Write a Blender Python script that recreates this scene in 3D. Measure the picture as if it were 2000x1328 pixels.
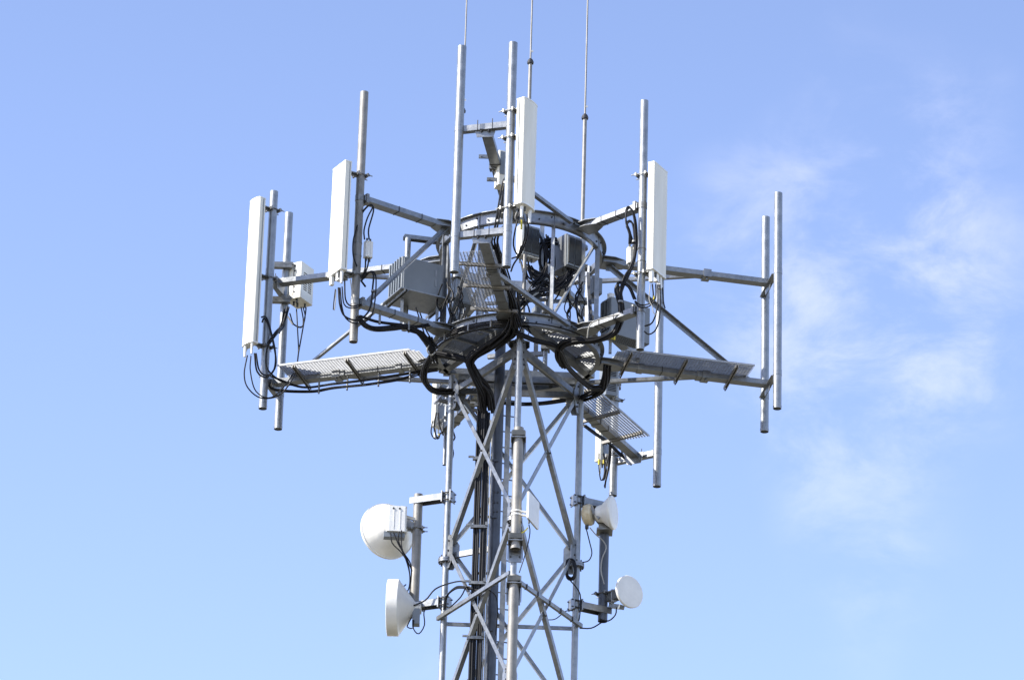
import bpy, bmesh, math, random
from mathutils import Vector, Matrix
random.seed(7)
for o in list(bpy.data.objects): bpy.data.objects.remove(o, do_unlink=True)
scene = bpy.context.scene
V = Vector
R_ = math.radians

# ------------------------------------------------------------------ camera
FPX = 9570.0                      # focal length in pixels of the 2000 px wide photograph
PITCH, ROLL, DIST = R_(24.5), R_(1.7), 79.75
ZL = 35.0                         # lower platform ring, metres above the ground
c_f = V((0, math.cos(PITCH), math.sin(PITCH)))
u0 = V((0, -math.sin(PITCH), math.cos(PITCH))); r0 = V((1, 0, 0))
c_r = r0 * math.cos(ROLL) + u0 * math.sin(ROLL)
c_u = u0 * math.cos(ROLL) - r0 * math.sin(ROLL)
def ray(x, y): return c_f + c_r * ((x - 1000) / FPX) - c_u * ((y - 664) / FPX)
CAM = V((0, 0, ZL)) - ray(1012, 680) * DIST
cam_d = bpy.data.cameras.new('camera'); cam = bpy.data.objects.new('camera', cam_d)
scene.collection.objects.link(cam); scene.camera = cam
cam_d.sensor_width = 36; cam_d.lens = FPX / 2000 * 36; cam_d.clip_end = 20000; cam_d.clip_start = 1
cam.matrix_world = Matrix(((c_r.x, c_u.x, -c_f.x, CAM.x), (c_r.y, c_u.y, -c_f.y, CAM.y), (c_r.z, c_u.z, -c_f.z, CAM.z), (0, 0, 0, 1)))

# ------------------------------------------------------------------ sky, sun, exposure
SUN_AZ, SUN_EL = R_(72), R_(40)   # sun stands left of and behind the camera
sun_dir = V((-math.sin(SUN_AZ) * math.cos(SUN_EL), -math.cos(SUN_AZ) * math.cos(SUN_EL), math.sin(SUN_EL)))
w = bpy.data.worlds.new('World'); scene.world = w; w.use_nodes = True
nt = w.node_tree; N = nt.nodes; L = nt.links; N.clear()
def nd(t, **k):
    n = N.new(t)
    for a, b in k.items(): setattr(n, a, b)
    return n
sky = nd('ShaderNodeTexSky', sky_type='NISHITA', sun_disc=False, sun_elevation=SUN_EL,
         sun_rotation=math.atan2(sun_dir.x, sun_dir.y), air_density=1.0, dust_density=0.3, ozone_density=1.6)
tint = nd('ShaderNodeMix', data_type='RGBA', blend_type='MULTIPLY'); tint.inputs[0].default_value = 1
tc = nd('ShaderNodeTexCoord'); sx_ = nd('ShaderNodeSeparateXYZ'); L.new(tc.outputs['Generated'], sx_.inputs[0])
gr_ = nd('ShaderNodeValToRGB'); L.new(sx_.outputs[2], gr_.inputs[0])   # blue deepens steadily towards the zenith
for e_, (p_, v_) in zip([gr_.color_ramp.elements[0], gr_.color_ramp.elements[1]], ((0.3, 0.80), (0.55, 0.59))): e_.position = p_; e_.color = (v_, v_, v_, 1)
for p_, v_ in ((0.0, 0.95), (1.0, 0.2)): e_ = gr_.color_ramp.elements.new(p_); e_.color = (v_, v_, v_, 1)
vm = nd('ShaderNodeVectorMath', operation='MULTIPLY'); vm.inputs[1].default_value = (1.78, 1.585, 1.72); L.new(gr_.outputs[0], vm.inputs[0])
L.new(sky.outputs[0], tint.inputs[6]); L.new(vm.outputs[0], tint.inputs[7])
# thin fair-weather cloud: broad patches broken up by fine wisps, over the whole sky
cdir = ray(1690, 560).normalized()
n1 = nd('ShaderNodeTexNoise'); n1.inputs['Scale'].default_value = 11; n1.inputs['Detail'].default_value = 3; L.new(tc.outputs['Generated'], n1.inputs[0])
n2 = nd('ShaderNodeTexNoise'); n2.inputs['Scale'].default_value = 36; n2.inputs['Detail'].default_value = 10; n2.inputs['Roughness'].default_value = 0.63; n2.inputs['Distortion'].default_value = 0.35
m2_ = nd('ShaderNodeMapping'); m2_.inputs['Scale'].default_value = (1, 1, 1.7); L.new(tc.outputs['Generated'], m2_.inputs[0]); L.new(m2_.outputs[0], n2.inputs[0])
vd = nd('ShaderNodeVectorMath', operation='DISTANCE'); vd.inputs[1].default_value = cdir; L.new(tc.outputs['Generated'], vd.inputs[0])
bump_ = nd('ShaderNodeMapRange', interpolation_type='SMOOTHSTEP'); bump_.inputs[1].default_value = 0.075; bump_.inputs[2].default_value = 0.02; bump_.inputs[4].default_value = 0.27; L.new(vd.outputs['Value'], bump_.inputs[0])
sm_ = nd('ShaderNodeMath', operation='ADD'); L.new(n1.outputs[0], sm_.inputs[0]); L.new(bump_.outputs[0], sm_.inputs[1])
r1 = nd('ShaderNodeMapRange', interpolation_type='SMOOTHSTEP'); r1.inputs[1].default_value = 0.56; r1.inputs[2].default_value = 0.82; L.new(sm_.outputs[0], r1.inputs[0])
r2 = nd('ShaderNodeMapRange', interpolation_type='SMOOTHSTEP'); r2.inputs[1].default_value = 0.36; r2.inputs[2].default_value = 0.76; L.new(n2.outputs[0], r2.inputs[0])
cm = nd('ShaderNodeMath', operation='MULTIPLY'); L.new(r1.outputs[0], cm.inputs[0]); L.new(r2.outputs[0], cm.inputs[1])
cm2 = nd('ShaderNodeMath', operation='MULTIPLY'); cm2.inputs[1].default_value = 0.25; L.new(cm.outputs[0], cm2.inputs[0])
cl = nd('ShaderNodeMix', data_type='RGBA'); L.new(cm2.outputs[0], cl.inputs[0]); L.new(tint.outputs[2], cl.inputs[6])
cl.inputs[7].default_value = (6.8, 6.4, 6.5, 1)
bg = nd('ShaderNodeBackground'); bg.inputs[1].default_value = 0.15; L.new(cl.outputs[2], bg.inputs[0])
wo = nd('ShaderNodeOutputWorld'); L.new(bg.outputs[0], wo.inputs[0])
sl = bpy.data.lights.new('sun', 'SUN'); sl.energy = 5.0; sl.angle = R_(0.53); sl.color = (1, 0.955, 0.88)
so = bpy.data.objects.new('sun', sl); scene.collection.objects.link(so)
so.rotation_euler = sun_dir.to_track_quat('Z', 'Y').to_euler(); so.location = (-30, -30, 60)
scene.view_settings.view_transform = 'Standard'; scene.view_settings.look = 'None'
scene.view_settings.gamma = 1; scene.view_settings.use_curve_mapping = False
scene.view_settings.exposure = 0.78
scene.render.engine = 'CYCLES'

# ------------------------------------------------------------------ materials
def mat(name, col, rough=0.5, metal=0.0, var=0.12, scale=6.0, col2=None, bump=0.0, bscale=60, streak=False, spec=0.5):
    m = bpy.data.materials.new(name); m.use_nodes = True
    t = m.node_tree; b = t.nodes['Principled BSDF']
    b.inputs['Roughness'].default_value = rough; b.inputs['Metallic'].default_value = metal
    b.inputs['Specular IOR Level'].default_value = spec
    tcn = t.nodes.new('ShaderNodeTexCoord'); mp = t.nodes.new('ShaderNodeMapping')
    t.links.new(tcn.outputs['Object'], mp.inputs[0])
    if streak: mp.inputs['Scale'].default_value = (1, 1, 0.12)
    a = t.nodes.new('ShaderNodeTexNoise'); a.inputs['Scale'].default_value = scale; a.inputs['Detail'].default_value = 6; a.inputs['Roughness'].default_value = 0.65
    t.links.new(mp.outputs[0], a.inputs[0])
    cr = t.nodes.new('ShaderNodeValToRGB'); cr.color_ramp.elements[0].position = 0.32; cr.color_ramp.elements[1].position = 0.68
    lo = col2 or tuple(c * (1 - var * 2) for c in col); hi = tuple(min(1, c * (1 + var)) for c in col)
    cr.color_ramp.elements[0].color = (*lo, 1); cr.color_ramp.elements[1].color = (*hi, 1)
    t.links.new(a.outputs[0], cr.inputs[0]); t.links.new(cr.outputs[0], b.inputs['Base Color'])
    rr = t.nodes.new('ShaderNodeMapRange'); rr.inputs[3].default_value = rough - 0.1; rr.inputs[4].default_value = min(1, rough + 0.12)
    t.links.new(a.outputs[0], rr.inputs[0]); t.links.new(rr.outputs[0], b.inputs['Roughness'])
    if bump:
        n = t.nodes.new('ShaderNodeTexNoise'); n.inputs['Scale'].default_value = bscale; n.inputs['Detail'].default_value = 3
        t.links.new(tcn.outputs['Object'], n.inputs[0])
        bp = t.nodes.new('ShaderNodeBump'); bp.inputs['Strength'].default_value = bump; bp.inputs['Distance'].default_value = 0.01
        t.links.new(n.outputs[0], bp.inputs['Height']); t.links.new(bp.outputs[0], b.inputs['Normal'])
    return m
M = dict(
    galv=mat('galvanised_steel', (0.262, 0.272, 0.28), 0.40, 0.75, 0.13, 11, bump=0.12, bscale=45),
    pole=mat('galvanised_pipe', (0.30, 0.315, 0.325), 0.42, 0.72, 0.11, 9, bump=0.08, bscale=50),
    worn=mat('dull_steel_pipe', (0.27, 0.26, 0.24), 0.55, 0.5, 0.14, 5, bump=0.1),
    dark=mat('dark_painted_steel', (0.075, 0.085, 0.105), 0.45, 0.3, 0.15, 4),
    grate=mat('grating_steel', (0.36, 0.37, 0.38), 0.5, 0.35, 0.1, 12),
    radome=mat('radome_cream', (0.80, 0.78, 0.685), 0.42, 0, 0.05, 3.5, streak=True, col2=(0.70, 0.67, 0.56)),
    white=mat('white_plastic', (0.80, 0.80, 0.77), 0.4, 0, 0.05, 5),
    dish=mat('dish_white', (0.80, 0.79, 0.74), 0.4, 0, 0.06, 3),
    aged=mat('aged_cream_plastic', (0.74, 0.68, 0.52), 0.45, 0, 0.12, 6, col2=(0.55, 0.42, 0.22)),
    cab=mat('cabinet_grey', (0.20, 0.225, 0.25), 0.45, 0, 0.05, 3),
    fins=mat('dark_heat_sink', (0.075, 0.08, 0.08), 0.5, 0, 0.2, 8),
    cable=mat('black_cable', (0.009, 0.009, 0.011), 0.45, 0, 0.2, 14, spec=0.25),
    gcable=mat('grey_cable', (0.35, 0.34, 0.31), 0.45, 0, 0.1, 12),
    bolt=mat('dark_bolt', (0.05, 0.05, 0.055), 0.5, 0.4, 0.2, 20),
    clamp=mat('clamp_steel', (0.26, 0.26, 0.25), 0.45, 0.75, 0.2, 14),
    shade_cab=mat('shaded_grey_housing', (0.13, 0.14, 0.15), 0.45, 0, 0.08, 4),  # right radio's grey, darkened: shade of ring and neighbouring radio put into the colour
    vent=mat('vent_shadow_black', (0.02, 0.02, 0.02), 0.7),
    yellow=mat('yellow_tape', (0.75, 0.62, 0.05), 0.5),
    ground=mat('dry_meadow', (0.14, 0.128, 0.092), 0.95, 0, 0.2, 0.05, bump=0.3, bscale=3),
)

# ------------------------------------------------------------------ placing helpers
def pz(x, y, z): d = ray(x, y); return CAM + d * ((z - CAM.z) / d.z)            # photo pixel on a level plane
def pt(x, y, Y): d = ray(x, y); return CAM + d * ((Y - CAM.y) / d.y)            # photo pixel at a known distance
def proj(p):
    v = p - CAM; k = v.dot(c_f); return 1000 + FPX * v.dot(c_r) / k, 664 - FPX * v.dot(c_u) / k
def zat(X, Y, py):
    z = ZL
    for _ in range(6):
        a = proj(V((X, Y, z)))[1]; b = proj(V((X, Y, z + 0.1)))[1]; z += 0.1 * (py - a) / (b - a)
    return z
def az(a, r=1.0, z=0.0): a = R_(a); return V((r * math.sin(a), -r * math.cos(a), z))   # 0 deg faces the camera, + to the right
UP = V((0, 0, 1))

# ------------------------------------------------------------------ mesh builder
class MB:
    def __init__(s): s.v = []; s.f = []; s.sm = []
    def add(s, vs, fs, smooth=False):
        n = len(s.v); s.v += [V(p) for p in vs]; s.f += [[n + i for i in f] for f in fs]; s.sm += [smooth] * len(fs); return s
    def frame(s, c, ax, ay, azv, sx, sy, sz):
        c = V(c); vs = [c + ax * (i * sx / 2) + ay * (j * sy / 2) + azv * (k * sz / 2) for k in (-1, 1) for j in (-1, 1) for i in (-1, 1)]
        return s.add(vs, [(0, 2, 3, 1), (4, 5, 7, 6), (0, 1, 5, 4), (2, 6, 7, 3), (0, 4, 6, 2), (1, 3, 7, 5)])
    def box(s, c, size, rz=0.0):
        ca, sa = math.cos(rz), math.sin(rz)
        return s.frame(c, V((ca, sa, 0)), V((-sa, ca, 0)), UP, *size)
    def axes(s, p0, p1, up):
        d = (V(p1) - V(p0)).normalized(); up = V(up)
        if abs(d.dot(up)) > 0.98: up = V((0, 1, 0))
        x = d.cross(up).normalized(); y = x.cross(d).normalized(); return d, x, y
    def extr(s, p0, p1, prof, up=UP, smooth=False):            # profile (lateral, up) swept from p0 to p1
        p0, p1 = V(p0), V(p1); d, x, y = s.axes(p0, p1, up); n = len(prof)
        a = [p0 + x * q[0] + y * q[1] for q in prof]; b = [p1 + x * q[0] + y * q[1] for q in prof]
        s.add(a + b, [(i, (i + 1) % n, n + (i + 1) % n, n + i) for i in range(n)], smooth)
        s.add(a, [tuple(range(n))[::-1]]); s.add(b, [tuple(range(n))]); return s
    def beam(s, p0, p1, w, h, up=UP):
        return s.extr(p0, p1, [(-w/2, -h/2), (w/2, -h/2), (w/2, h/2), (-w/2, h/2)], up)
    def angle(s, p0, p1, a, t=0.009, up=UP, flip=1):
        q = [(0, 0), (a, 0), (a, t), (t, t), (t, a), (0, a)]
        if flip < 0: q = [(-x, y) for x, y in q][::-1]
        return s.extr(p0, p1, q, up)
    def chan(s, p0, p1, w, h, t=0.012, up=UP, open_down=True):  # U channel, open side down
        q = [(-w/2, -h/2), (-w/2 + t, -h/2), (-w/2 + t, h/2 - t), (w/2 - t, h/2 - t), (w/2 - t, -h/2), (w/2, -h/2), (w/2, h/2), (-w/2, h/2)]
        if not open_down: q = [(x, -y) for x, y in q][::-1]
        return s.extr(p0, p1, q, up)
    def tube(s, p0, p1, r, n=20, r1=None, wall=None):
        p0, p1 = V(p0), V(p1); r1 = r if r1 is None else r1; d, x, y = s.axes(p0, p1, UP)
        c = [(math.cos(2*math.pi*i/n), math.sin(2*math.pi*i/n)) for i in range(n)]
        ring = lambda p, q: [p + x * (q * a) + y * (q * b) for a, b in c]
        F = [(i, (i+1) % n, n + (i+1) % n, n + i) for i in range(n)]
        s.add(ring(p0, r) + ring(p1, r1), F, True)
        if wall:
            e = min(0.5, (p1 - p0).length / 3)
            s.add(ring(p0, r) + ring(p0, r - wall), [f[::-1] for f in F]); s.add(ring(p1, r1) + ring(p1, r1 - wall), F)
            s.add(ring(p0, r - wall) + ring(p0 + d * e, r - wall), [f[::-1] for f in F], True); s.add(ring(p0 + d * e, r - wall), [tuple(range(n))])
            s.add(ring(p1 - d * e, r1 - wall) + ring(p1, r1 - wall), [f[::-1] for f in F], True); s.add(ring(p1 - d * e, r1 - wall), [tuple(range(n))])
        else:
            s.add(ring(p0, r), [tuple(range(n))[::-1]]); s.add(ring(p1, r1), [tuple(range(n))])
        return s
    def lathe(s, prof, org, axis, n=40, smooth=True):           # prof: (radius, along axis)
        org = V(org); d = V(axis).normalized(); x = d.cross(UP).normalized() if abs(d.z) < 0.95 else V((1, 0, 0)); y = d.cross(x)
        for (ra, ha), (rb, hb) in zip(prof, prof[1:]):
            A = [org + d*ha + x*(ra*math.cos(2*math.pi*i/n)) + y*(ra*math.sin(2*math.pi*i/n)) for i in range(n)]
            B = [org + d*hb + x*(rb*math.cos(2*math.pi*i/n)) + y*(rb*math.sin(2*math.pi*i/n)) for i in range(n)]
            s.add(A + B, [(i, (i+1) % n, n + (i+1) % n, n + i) for i in range(n)], smooth)
        return s
    def sweep(s, pts, r, n=7):
        P = [V(p) for p in pts]; Q = []
        for i in range(len(P) - 1):                             # Catmull-Rom through the given points
            a = P[i-1] if i else P[0]*2 - P[1]; b, c = P[i], P[i+1]; e = P[i+2] if i + 2 < len(P) else P[-1]*2 - P[-2]
            k = max(3, min(12, int((c - b).length / 0.05)))
            for j in range(k):
                t = j / k
                Q.append(0.5 * ((2*b) + (c - a)*t + (2*a - 5*b + 4*c - e)*t*t + (3*b - a - 3*c + e)*t**3))
        Q.append(P[-1])
        d = (Q[1] - Q[0]).normalized(); x = d.cross(UP if abs(d.z) < 0.9 else V((1, 0, 0))).normalized(); rings = []
        for i, q in enumerate(Q):
            t = (Q[min(i+1, len(Q)-1)] - Q[max(i-1, 0)]).normalized()
            x = (x - t * x.dot(t)).normalized(); y = t.cross(x)
            rings.append([q + x*(r*math.cos(2*math.pi*k/n)) + y*(r*math.sin(2*math.pi*k/n)) for k in range(n)])
        m = len(s.v); s.v += [p for g in rings for p in g]
        for i in range(len(rings) - 1):
            for k in range(n):
                s.f.append([m+i*n+k, m+i*n+(k+1) % n, m+(i+1)*n+(k+1) % n, m+(i+1)*n+k]); s.sm.append(True)
        s.add(rings[0], [tuple(range(n))[::-1]]); s.add(rings[-1], [tuple(range(n))]); return s
    def arc(s, R, z, prof, a0=0, a1=360, n=96):                 # ring section prof (dr, dz) closed, around the tower axis
        full = abs(a1 - a0) >= 359.9; K = n if full else n + 1; k = len(prof)
        pts = [[az(a0 + (a1-a0)*i/n, R + q[0], z + q[1]) for q in prof] for i in range(K)]
        m = len(s.v); s.v += [p for g in pts for p in g]
        for i in range(n):
            for j in range(k):
                s.f.append([m+i*k+j, m+i*k+(j+1) % k, m+((i+1) % K)*k+(j+1) % k, m+((i+1) % K)*k+j]); s.sm.append(False)
        return s
    def bolt(s, p, d, r=0.014, h=0.02):
        d = V(d).normalized(); return s.tube(V(p), V(p) + d*h, r, 6)
def obj(name, mb, m, parent=None, loc=None, kind=None):
    root = parent
    while root is not None and root.parent is not None: root = root.parent
    base = V(root.location) if root is not None else V(loc or (0, 0, 0))
    me = bpy.data.meshes.new(name); me.from_pydata([tuple(p - base) for p in mb.v], [], mb.f)
    me.polygons.foreach_set('use_smooth', mb.sm); me.materials.append(M[m]); me.update()
    bm = bmesh.new(); bm.from_mesh(me); bmesh.ops.recalc_face_normals(bm, faces=bm.faces); bm.to_mesh(me); bm.free()
    o = bpy.data.objects.new(name, me); scene.collection.objects.link(o)
    if parent is not None: o.parent = parent
    else: o.location = base
    if kind: o['kind'] = kind
    return o
def tag(o, label, cat, group=None):
    o['label'] = label; o['category'] = cat
    if group: o['group'] = group
    return o
def thing(name, label, cat, loc, group=None):
    o = bpy.data.objects.new(name, None); scene.collection.objects.link(o); o.location = V(loc); o.empty_display_size = 0.2
    return tag(o, label, cat, group)
def rprof(w, d, r, n=5):                                        # rounded rectangle outline
    out = []
    for cx, cy, a0 in ((w/2-r, d/2-r, 0), (-w/2+r, d/2-r, 90), (-w/2+r, -d/2+r, 180), (w/2-r, -d/2+r, 270)):
        for i in range(n): a = R_(a0 + 90*i/(n-1)); out.append((cx + r*math.cos(a), cy + r*math.sin(a)))
    return out

def vprism(mb, c, n, prof, z0, z1, smooth=False):               # upright prism: prof (sideways, outward) about point c facing n
    n = V((n.x, n.y, 0)).normalized(); t = V((-n.y, n.x, 0)); k = len(prof); c = V((c.x, c.y, 0))
    a = [c + t*q[0] + n*q[1] + UP*z0 for q in prof]; b = [p + UP*(z1 - z0) for p in a]
    mb.add(a + b, [(i, (i+1) % k, k + (i+1) % k, k + i) for i in range(k)], smooth)
    mb.add(a, [tuple(range(k))[::-1]]); mb.add(b, [tuple(range(k))]); return mb

# ------------------------------------------------------------------ ground
g = MB(); S = 6000; K = 24
g.add([V((-S + 2*S*i/K, -S + 2*S*j/K, 0)) for j in range(K+1) for i in range(K+1)], [(j*(K+1)+i, j*(K+1)+i+1, (j+1)*(K+1)+i+1, (j+1)*(K+1)+i) for j in range(K) for i in range(K)])
obj('ground', g, 'ground', kind='structure')

# ------------------------------------------------------------------ lattice tower
ZN0, BAY, RL = ZL - 0.586, 2.79, 1.215
LEG_AZ = (1, 121, -119)
tw = thing('lattice_tower', 'triangular galvanised lattice tower with tubular legs carrying the antenna platform', 'tower', (0, 0, 0))
leg_top = ZL - 0.26
for i, a in enumerate(LEG_AZ):
    m = MB(); m.tube(az(a, RL, 0), az(a, RL, leg_top), 0.055, 24); obj('leg', m, 'pole', tw)
nodes = [ZN0 - BAY*k for k in range(12)]
for a in LEG_AZ:                                                 # flange joints under the second node
    for z in (nodes[1] - 0.115, nodes[3] - 0.115, nodes[5] - 0.115):
        m = MB()
        for dz in (0, -0.035): m.tube(az(a, RL, z + dz), az(a, RL, z + dz - 0.03), 0.125, 24)
        f = obj('flange', m, 'galv', tw)
        b = MB()
        for k in range(8):
            q = az(a, RL, z - 0.10) + V((math.cos(k*math.pi/4), math.sin(k*math.pi/4), 0))*0.1; b.tube(q, q + UP*0.14, 0.012, 6)
        obj('bolts', b, 'bolt', f, kind='stuff')
def face(a, b):                                                  # unit vectors of a tower face
    pa, pb = az(a, RL), az(b, RL); d = (pb - pa).normalized(); n = V((d.y, -d.x, 0))
    if n.dot(pa + pb) < 0: n = -n
    return pa, pb, d, n
low = MB()
for fi, (a, b) in enumerate(((LEG_AZ[2], LEG_AZ[0]), (LEG_AZ[0], LEG_AZ[1]), (LEG_AZ[1], LEG_AZ[2]))):
    pa, pb, d, n = face(a, b)
    for k in range(11):
        z1, z0 = nodes[k] - 0.1, nodes[k+1] + 0.12
        for s, (q0, q1) in enumerate(((pa + d*0.13, pb - d*0.13), (pb - d*0.13, pa + d*0.13))):
            off = n * (0.02 if s == 0 else -0.004)
            m = low if k >= 3 else MB()
            m.angle(q0 + off + UP*z1, q1 + off + UP*z0, 0.075, 0.008, up=-n, flip=1 if s == 0 else -1)
            if k < 3:
                br = obj('brace', m, 'galv', tw)
                b_ = MB(); mid = (q0 + q1)/2 + off + UP*((z0+z1)/2)
                if s == 0: b_.bolt(mid + n*0.0, n, 0.016, 0.03); obj('bolts', b_, 'bolt', br, kind='stuff')
    for k in range(3):                                           # gusset plates with bolts at both ends of the face
        for q, sg in ((pa, 1), (pb, -1)):
            z = nodes[k]; m = MB(); c = q + d*(sg*0.045) + n*0.004
            prof = [(0.0, 0.24), (0.09, 0.24), (0.19, 0.05), (0.19, -0.05), (0.09, -0.30), (0.0, -0.30)] if k == 0 else [(0, 0.27), (0.08, 0.27), (0.17, 0.13), (0.17, -0.13), (0.08, -0.3), (0, -0.3)]
            A = [c + d*(sg*x) + UP*(z + y) - n*0.006 for x, y in prof]; B = [p + n*0.012 for p in A]; kk = len(A)
            m.add(A + B, [(i, (i+1) % kk, kk + (i+1) % kk, kk + i) for i in range(kk)] + [tuple(range(kk))[::-1], tuple(range(kk, 2*kk))])
            go = obj('gusset_plate', m, 'galv', tw)
            b_ = MB()
            for x, y in ((0.055, 0.17), (0.05, 0.0), (0.06, -0.12), (0.09, -0.2)): b_.bolt(c + d*(sg*x) + UP*(z + y) + n*0.006, n, 0.017, 0.018)
            obj('bolts', b_, 'bolt', go, kind='stuff')
    m = MB(); m.beam(pa + d*0.1 + UP*(ZN0 + 0.04) - n*0.03, pb - d*0.1 + UP*(ZN0 + 0.04) - n*0.03, 0.05, 0.10); obj('strut', m, 'galv', tw)
    m = MB(); m.chan(pa + d*0.1 + UP*(ZN0 + 0.2) - n*0.2, pb - d*0.1 + UP*(ZN0 + 0.2) - n*0.2, 0.1, 0.11); obj('strut', m, 'galv', tw)
for s in (-1, 1):                                                # thin tie rails near the dishes
    a = LEG_AZ[2] if s < 0 else LEG_AZ[1]
    q = az(a, RL)
    q0 = q - V((0, 0.06, 0)) + V((s*0.1, 0.05, 0)); z0_ = zat(q0.x, q0.y, 1208 if s < 0 else 1222); f = az(LEG_AZ[0], RL) + V((s*0.05, -0.03, 0)); zf = zat(f.x, f.y, 1118 if s < 0 else 1132)
    m = MB(); m.beam(q0 + UP*z0_, f + UP*zf, 0.05, 0.065); so_ = obj('cable_channel', m, 'galv', tw)
    m = MB()
    for t in (0.15, 0.33, 0.5, 0.68, 0.85):
        p = (q0 + UP*z0_).lerp(f + UP*zf, t); m.box(p, (0.012, 0.1, 0.07), 0.4)
    obj('cable_ties', m, 'bolt', so_, kind='stuff')
qa, qb_ = az(LEG_AZ[2], RL), az(LEG_AZ[1], RL); zt = zat(qa.x, qa.y, 1218); m = MB(); m.beam(qa + UP*zt, qb_ + UP*zt, 0.03, 0.06); obj('tie_rail', m, 'galv', tw)
obj('lower_bracing', low, 'galv', tw, kind='stuff')
m = MB(); q = az(LEG_AZ[2], RL, nodes[1] - 0.08); m.beam(q, V((-0.3, 0.15, q.z)), 0.05, 0.09); obj('strut', m, 'galv', tw)
# central column, climbing rail with rungs
cx = pt(972, 860, 0.1)
m = MB(); m.tube(V((cx.x, 0.1, 0)), V((cx.x, 0.1, zat(cx.x, 0.1, 600))), 0.085, 24); col = obj('central_column', m, 'dark', tw)
b_ = MB()
for y in (965, 985, 1003):
    for dx in (-0.03, 0.03): b_.bolt(V((cx.x + dx, 0.1 - 0.08, zat(cx.x, 0.1, y))), (0, -1, 0), 0.016, 0.02)
obj('bolts', b_, 'bolt', col, kind='stuff')
lx = pt(991, 860, 0.35)
m = MB(); m.beam(V((lx.x, 0.35, 0)), V((lx.x, 0.35, ZL - 0.3)), 0.085, 0.06); obj('climbing_rail', m, 'galv', tw)
rung = None
for k in range(26):
    z = ZL - 0.5 - 0.28*k
    m = MB(); m.tube(V((lx.x - 0.19, 0.3, z)), V((lx.x + 0.13, 0.38, z + 0.0)), 0.011, 8)
    if rung is None: rung = obj('rung', m, 'dark', tw); zr = z
    else:
        c = rung.copy(); scene.collection.objects.link(c); c.location = (0, 0, z - zr)
for k in range(7):                                               # cable brackets from column to feeders
    y = 905 + 110*k; z = zat(cx.x, 0.1, y); m = MB(); m.beam(V((cx.x - 0.28, -0.01, z)), V((cx.x + 0.02, 0.0, z + 0.01)), 0.03, 0.035); obj('cable_bracket', m, 'dark', tw)

# ------------------------------------------------------------------ platform rings
RR, ZU = 1.40, zat(0, 0, 481.5)
pf = thing('antenna_platform', 'round steel platform of two bolted rings with grating decks on top of tower', 'platform', (0, 0, ZL - 0.25))
SEC = [(0, 0), (0.075, 0), (0.075, -0.01), (0.01, -0.01), (0.01, -0.19), (-0.07, -0.19), (-0.07, -0.2), (0, -0.2)]
for z, nm in ((ZL, 'lower_ring'), (ZU, 'upper_ring')):
    m = MB(); m.arc(RR - 0.07, z, SEC, n=120); ro = obj(nm, m, 'galv', pf)
    b = MB()
    for k in range(40):
        a = k*9 + 3
        b.bolt(az(a, RR - 0.06, z - 0.06 - 0.07*(k % 2)), az(a), 0.015, 0.018)
    obj('bolts', b, 'bolt', ro, kind='stuff')
    b = MB()
    for k in range(60):
        a = k*6; b.tube(az(a, RR - 0.03, z - 0.0115), az(a, RR - 0.03, z + 0.004), 0.010, 8)
    obj('bolt_heads', b, 'clamp', ro, kind='stuff')
for a in (-72, -32, 22, 70, 118, 165, -125):                     # posts between the rings
    m = MB(); p = az(a, RR - 0.11, ZL - 0.1); q = az(a, RR - 0.11, ZU - 0.02); m.angle(p, q, 0.075, 0.01, up=az(a + 20)); obj('post', m, 'galv', pf)
for a, b in ((-72, -32), (22, 70), (70, 118), (118, 165), (165, 235), (235, 288)):
    m = MB(); m.angle(az(a, RR - 0.16, ZL - 0.02), az(b, RR - 0.16, ZU - 0.15), 0.055, 0.008, up=az((a+b)/2)); obj('ring_brace', m, 'galv', pf)
def grating(name, inside, d, cen, ext, z, parent, pitch=0.052, rod=0.05, depth=0.03):
    """bearing bars along d with cross rods; inside(p) clips it"""
    d = V((d.x, d.y, 0)).normalized(); t = V((-d.y, d.x, 0)); m = MB()
    def runs(o, dirv, L_):
        out = []; st = None; n = int(2*L_/0.02)
        for i in range(n + 1):
            p = o + dirv*(-L_ + i*0.02)
            if inside(p):
                if st is None: st = p
                en = p
            elif st is not None: out.append((st, en)); st = None
        if st is not None: out.append((st, en))
        return [r for r in out if (r[1]-r[0]).length > 0.04]
    k = int(ext/pitch)
    for i in range(-k, k + 1):
        for p, q in runs(cen + t*(i*pitch), d, ext): m.beam(p + UP*(z - depth/2), q + UP*(z - depth/2), 0.0045, depth)
    k = int(ext/rod)
    for i in range(-k, k + 1):
        for p, q in runs(cen + d*(i*rod), t, ext): m.beam(p + UP*(z - depth*0.62), q + UP*(z - depth*0.62), 0.005, 0.006)
    return obj(name, m, 'grate', parent, kind='stuff')
for a, r, y0, y1 in ((-40, 0.95, -0.1, 1.5), (35, 0.8, -0.1, 1.2), (95, 1.0, -0.1, 1.4), (-95, 0.9, -0.1, 1.1), (150, 0.9, -0.1, 1.3)):
    m = MB(); m.tube(az(a, r, ZL + y0), az(a, r, ZL + y1), 0.04, 16); ip = obj('inner_post', m, 'pole', pf)
    for z in (0.35, 0.9): m = MB(); m.box(az(a, r, ZL + z), (0.2, 0.14, 0.06), a*0.01); obj('post_clamp', m, 'clamp', ip)
for a0, r0_, z0_, a1, r1_, z1_ in ((35, 0.8, 0.5, 95, 1.0, 0.9), (-40, 0.95, 0.4, 35, 0.8, 0.55), (95, 1.0, 0.4, 150, 0.9, 0.7), (-95, 0.9, 0.5, -40, 0.95, 0.75), (-60, 1.3, 0.3, -95, 0.9, 0.1), (150, 0.9, 0.25, 205, 1.2, 0.3)):
    m = MB(); m.angle(az(a0, r0_, ZL + z0_), az(a1, r1_, ZL + z1_), 0.07, 0.008); obj('inner_rail', m, 'galv', pf)
CH = 0.72
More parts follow.
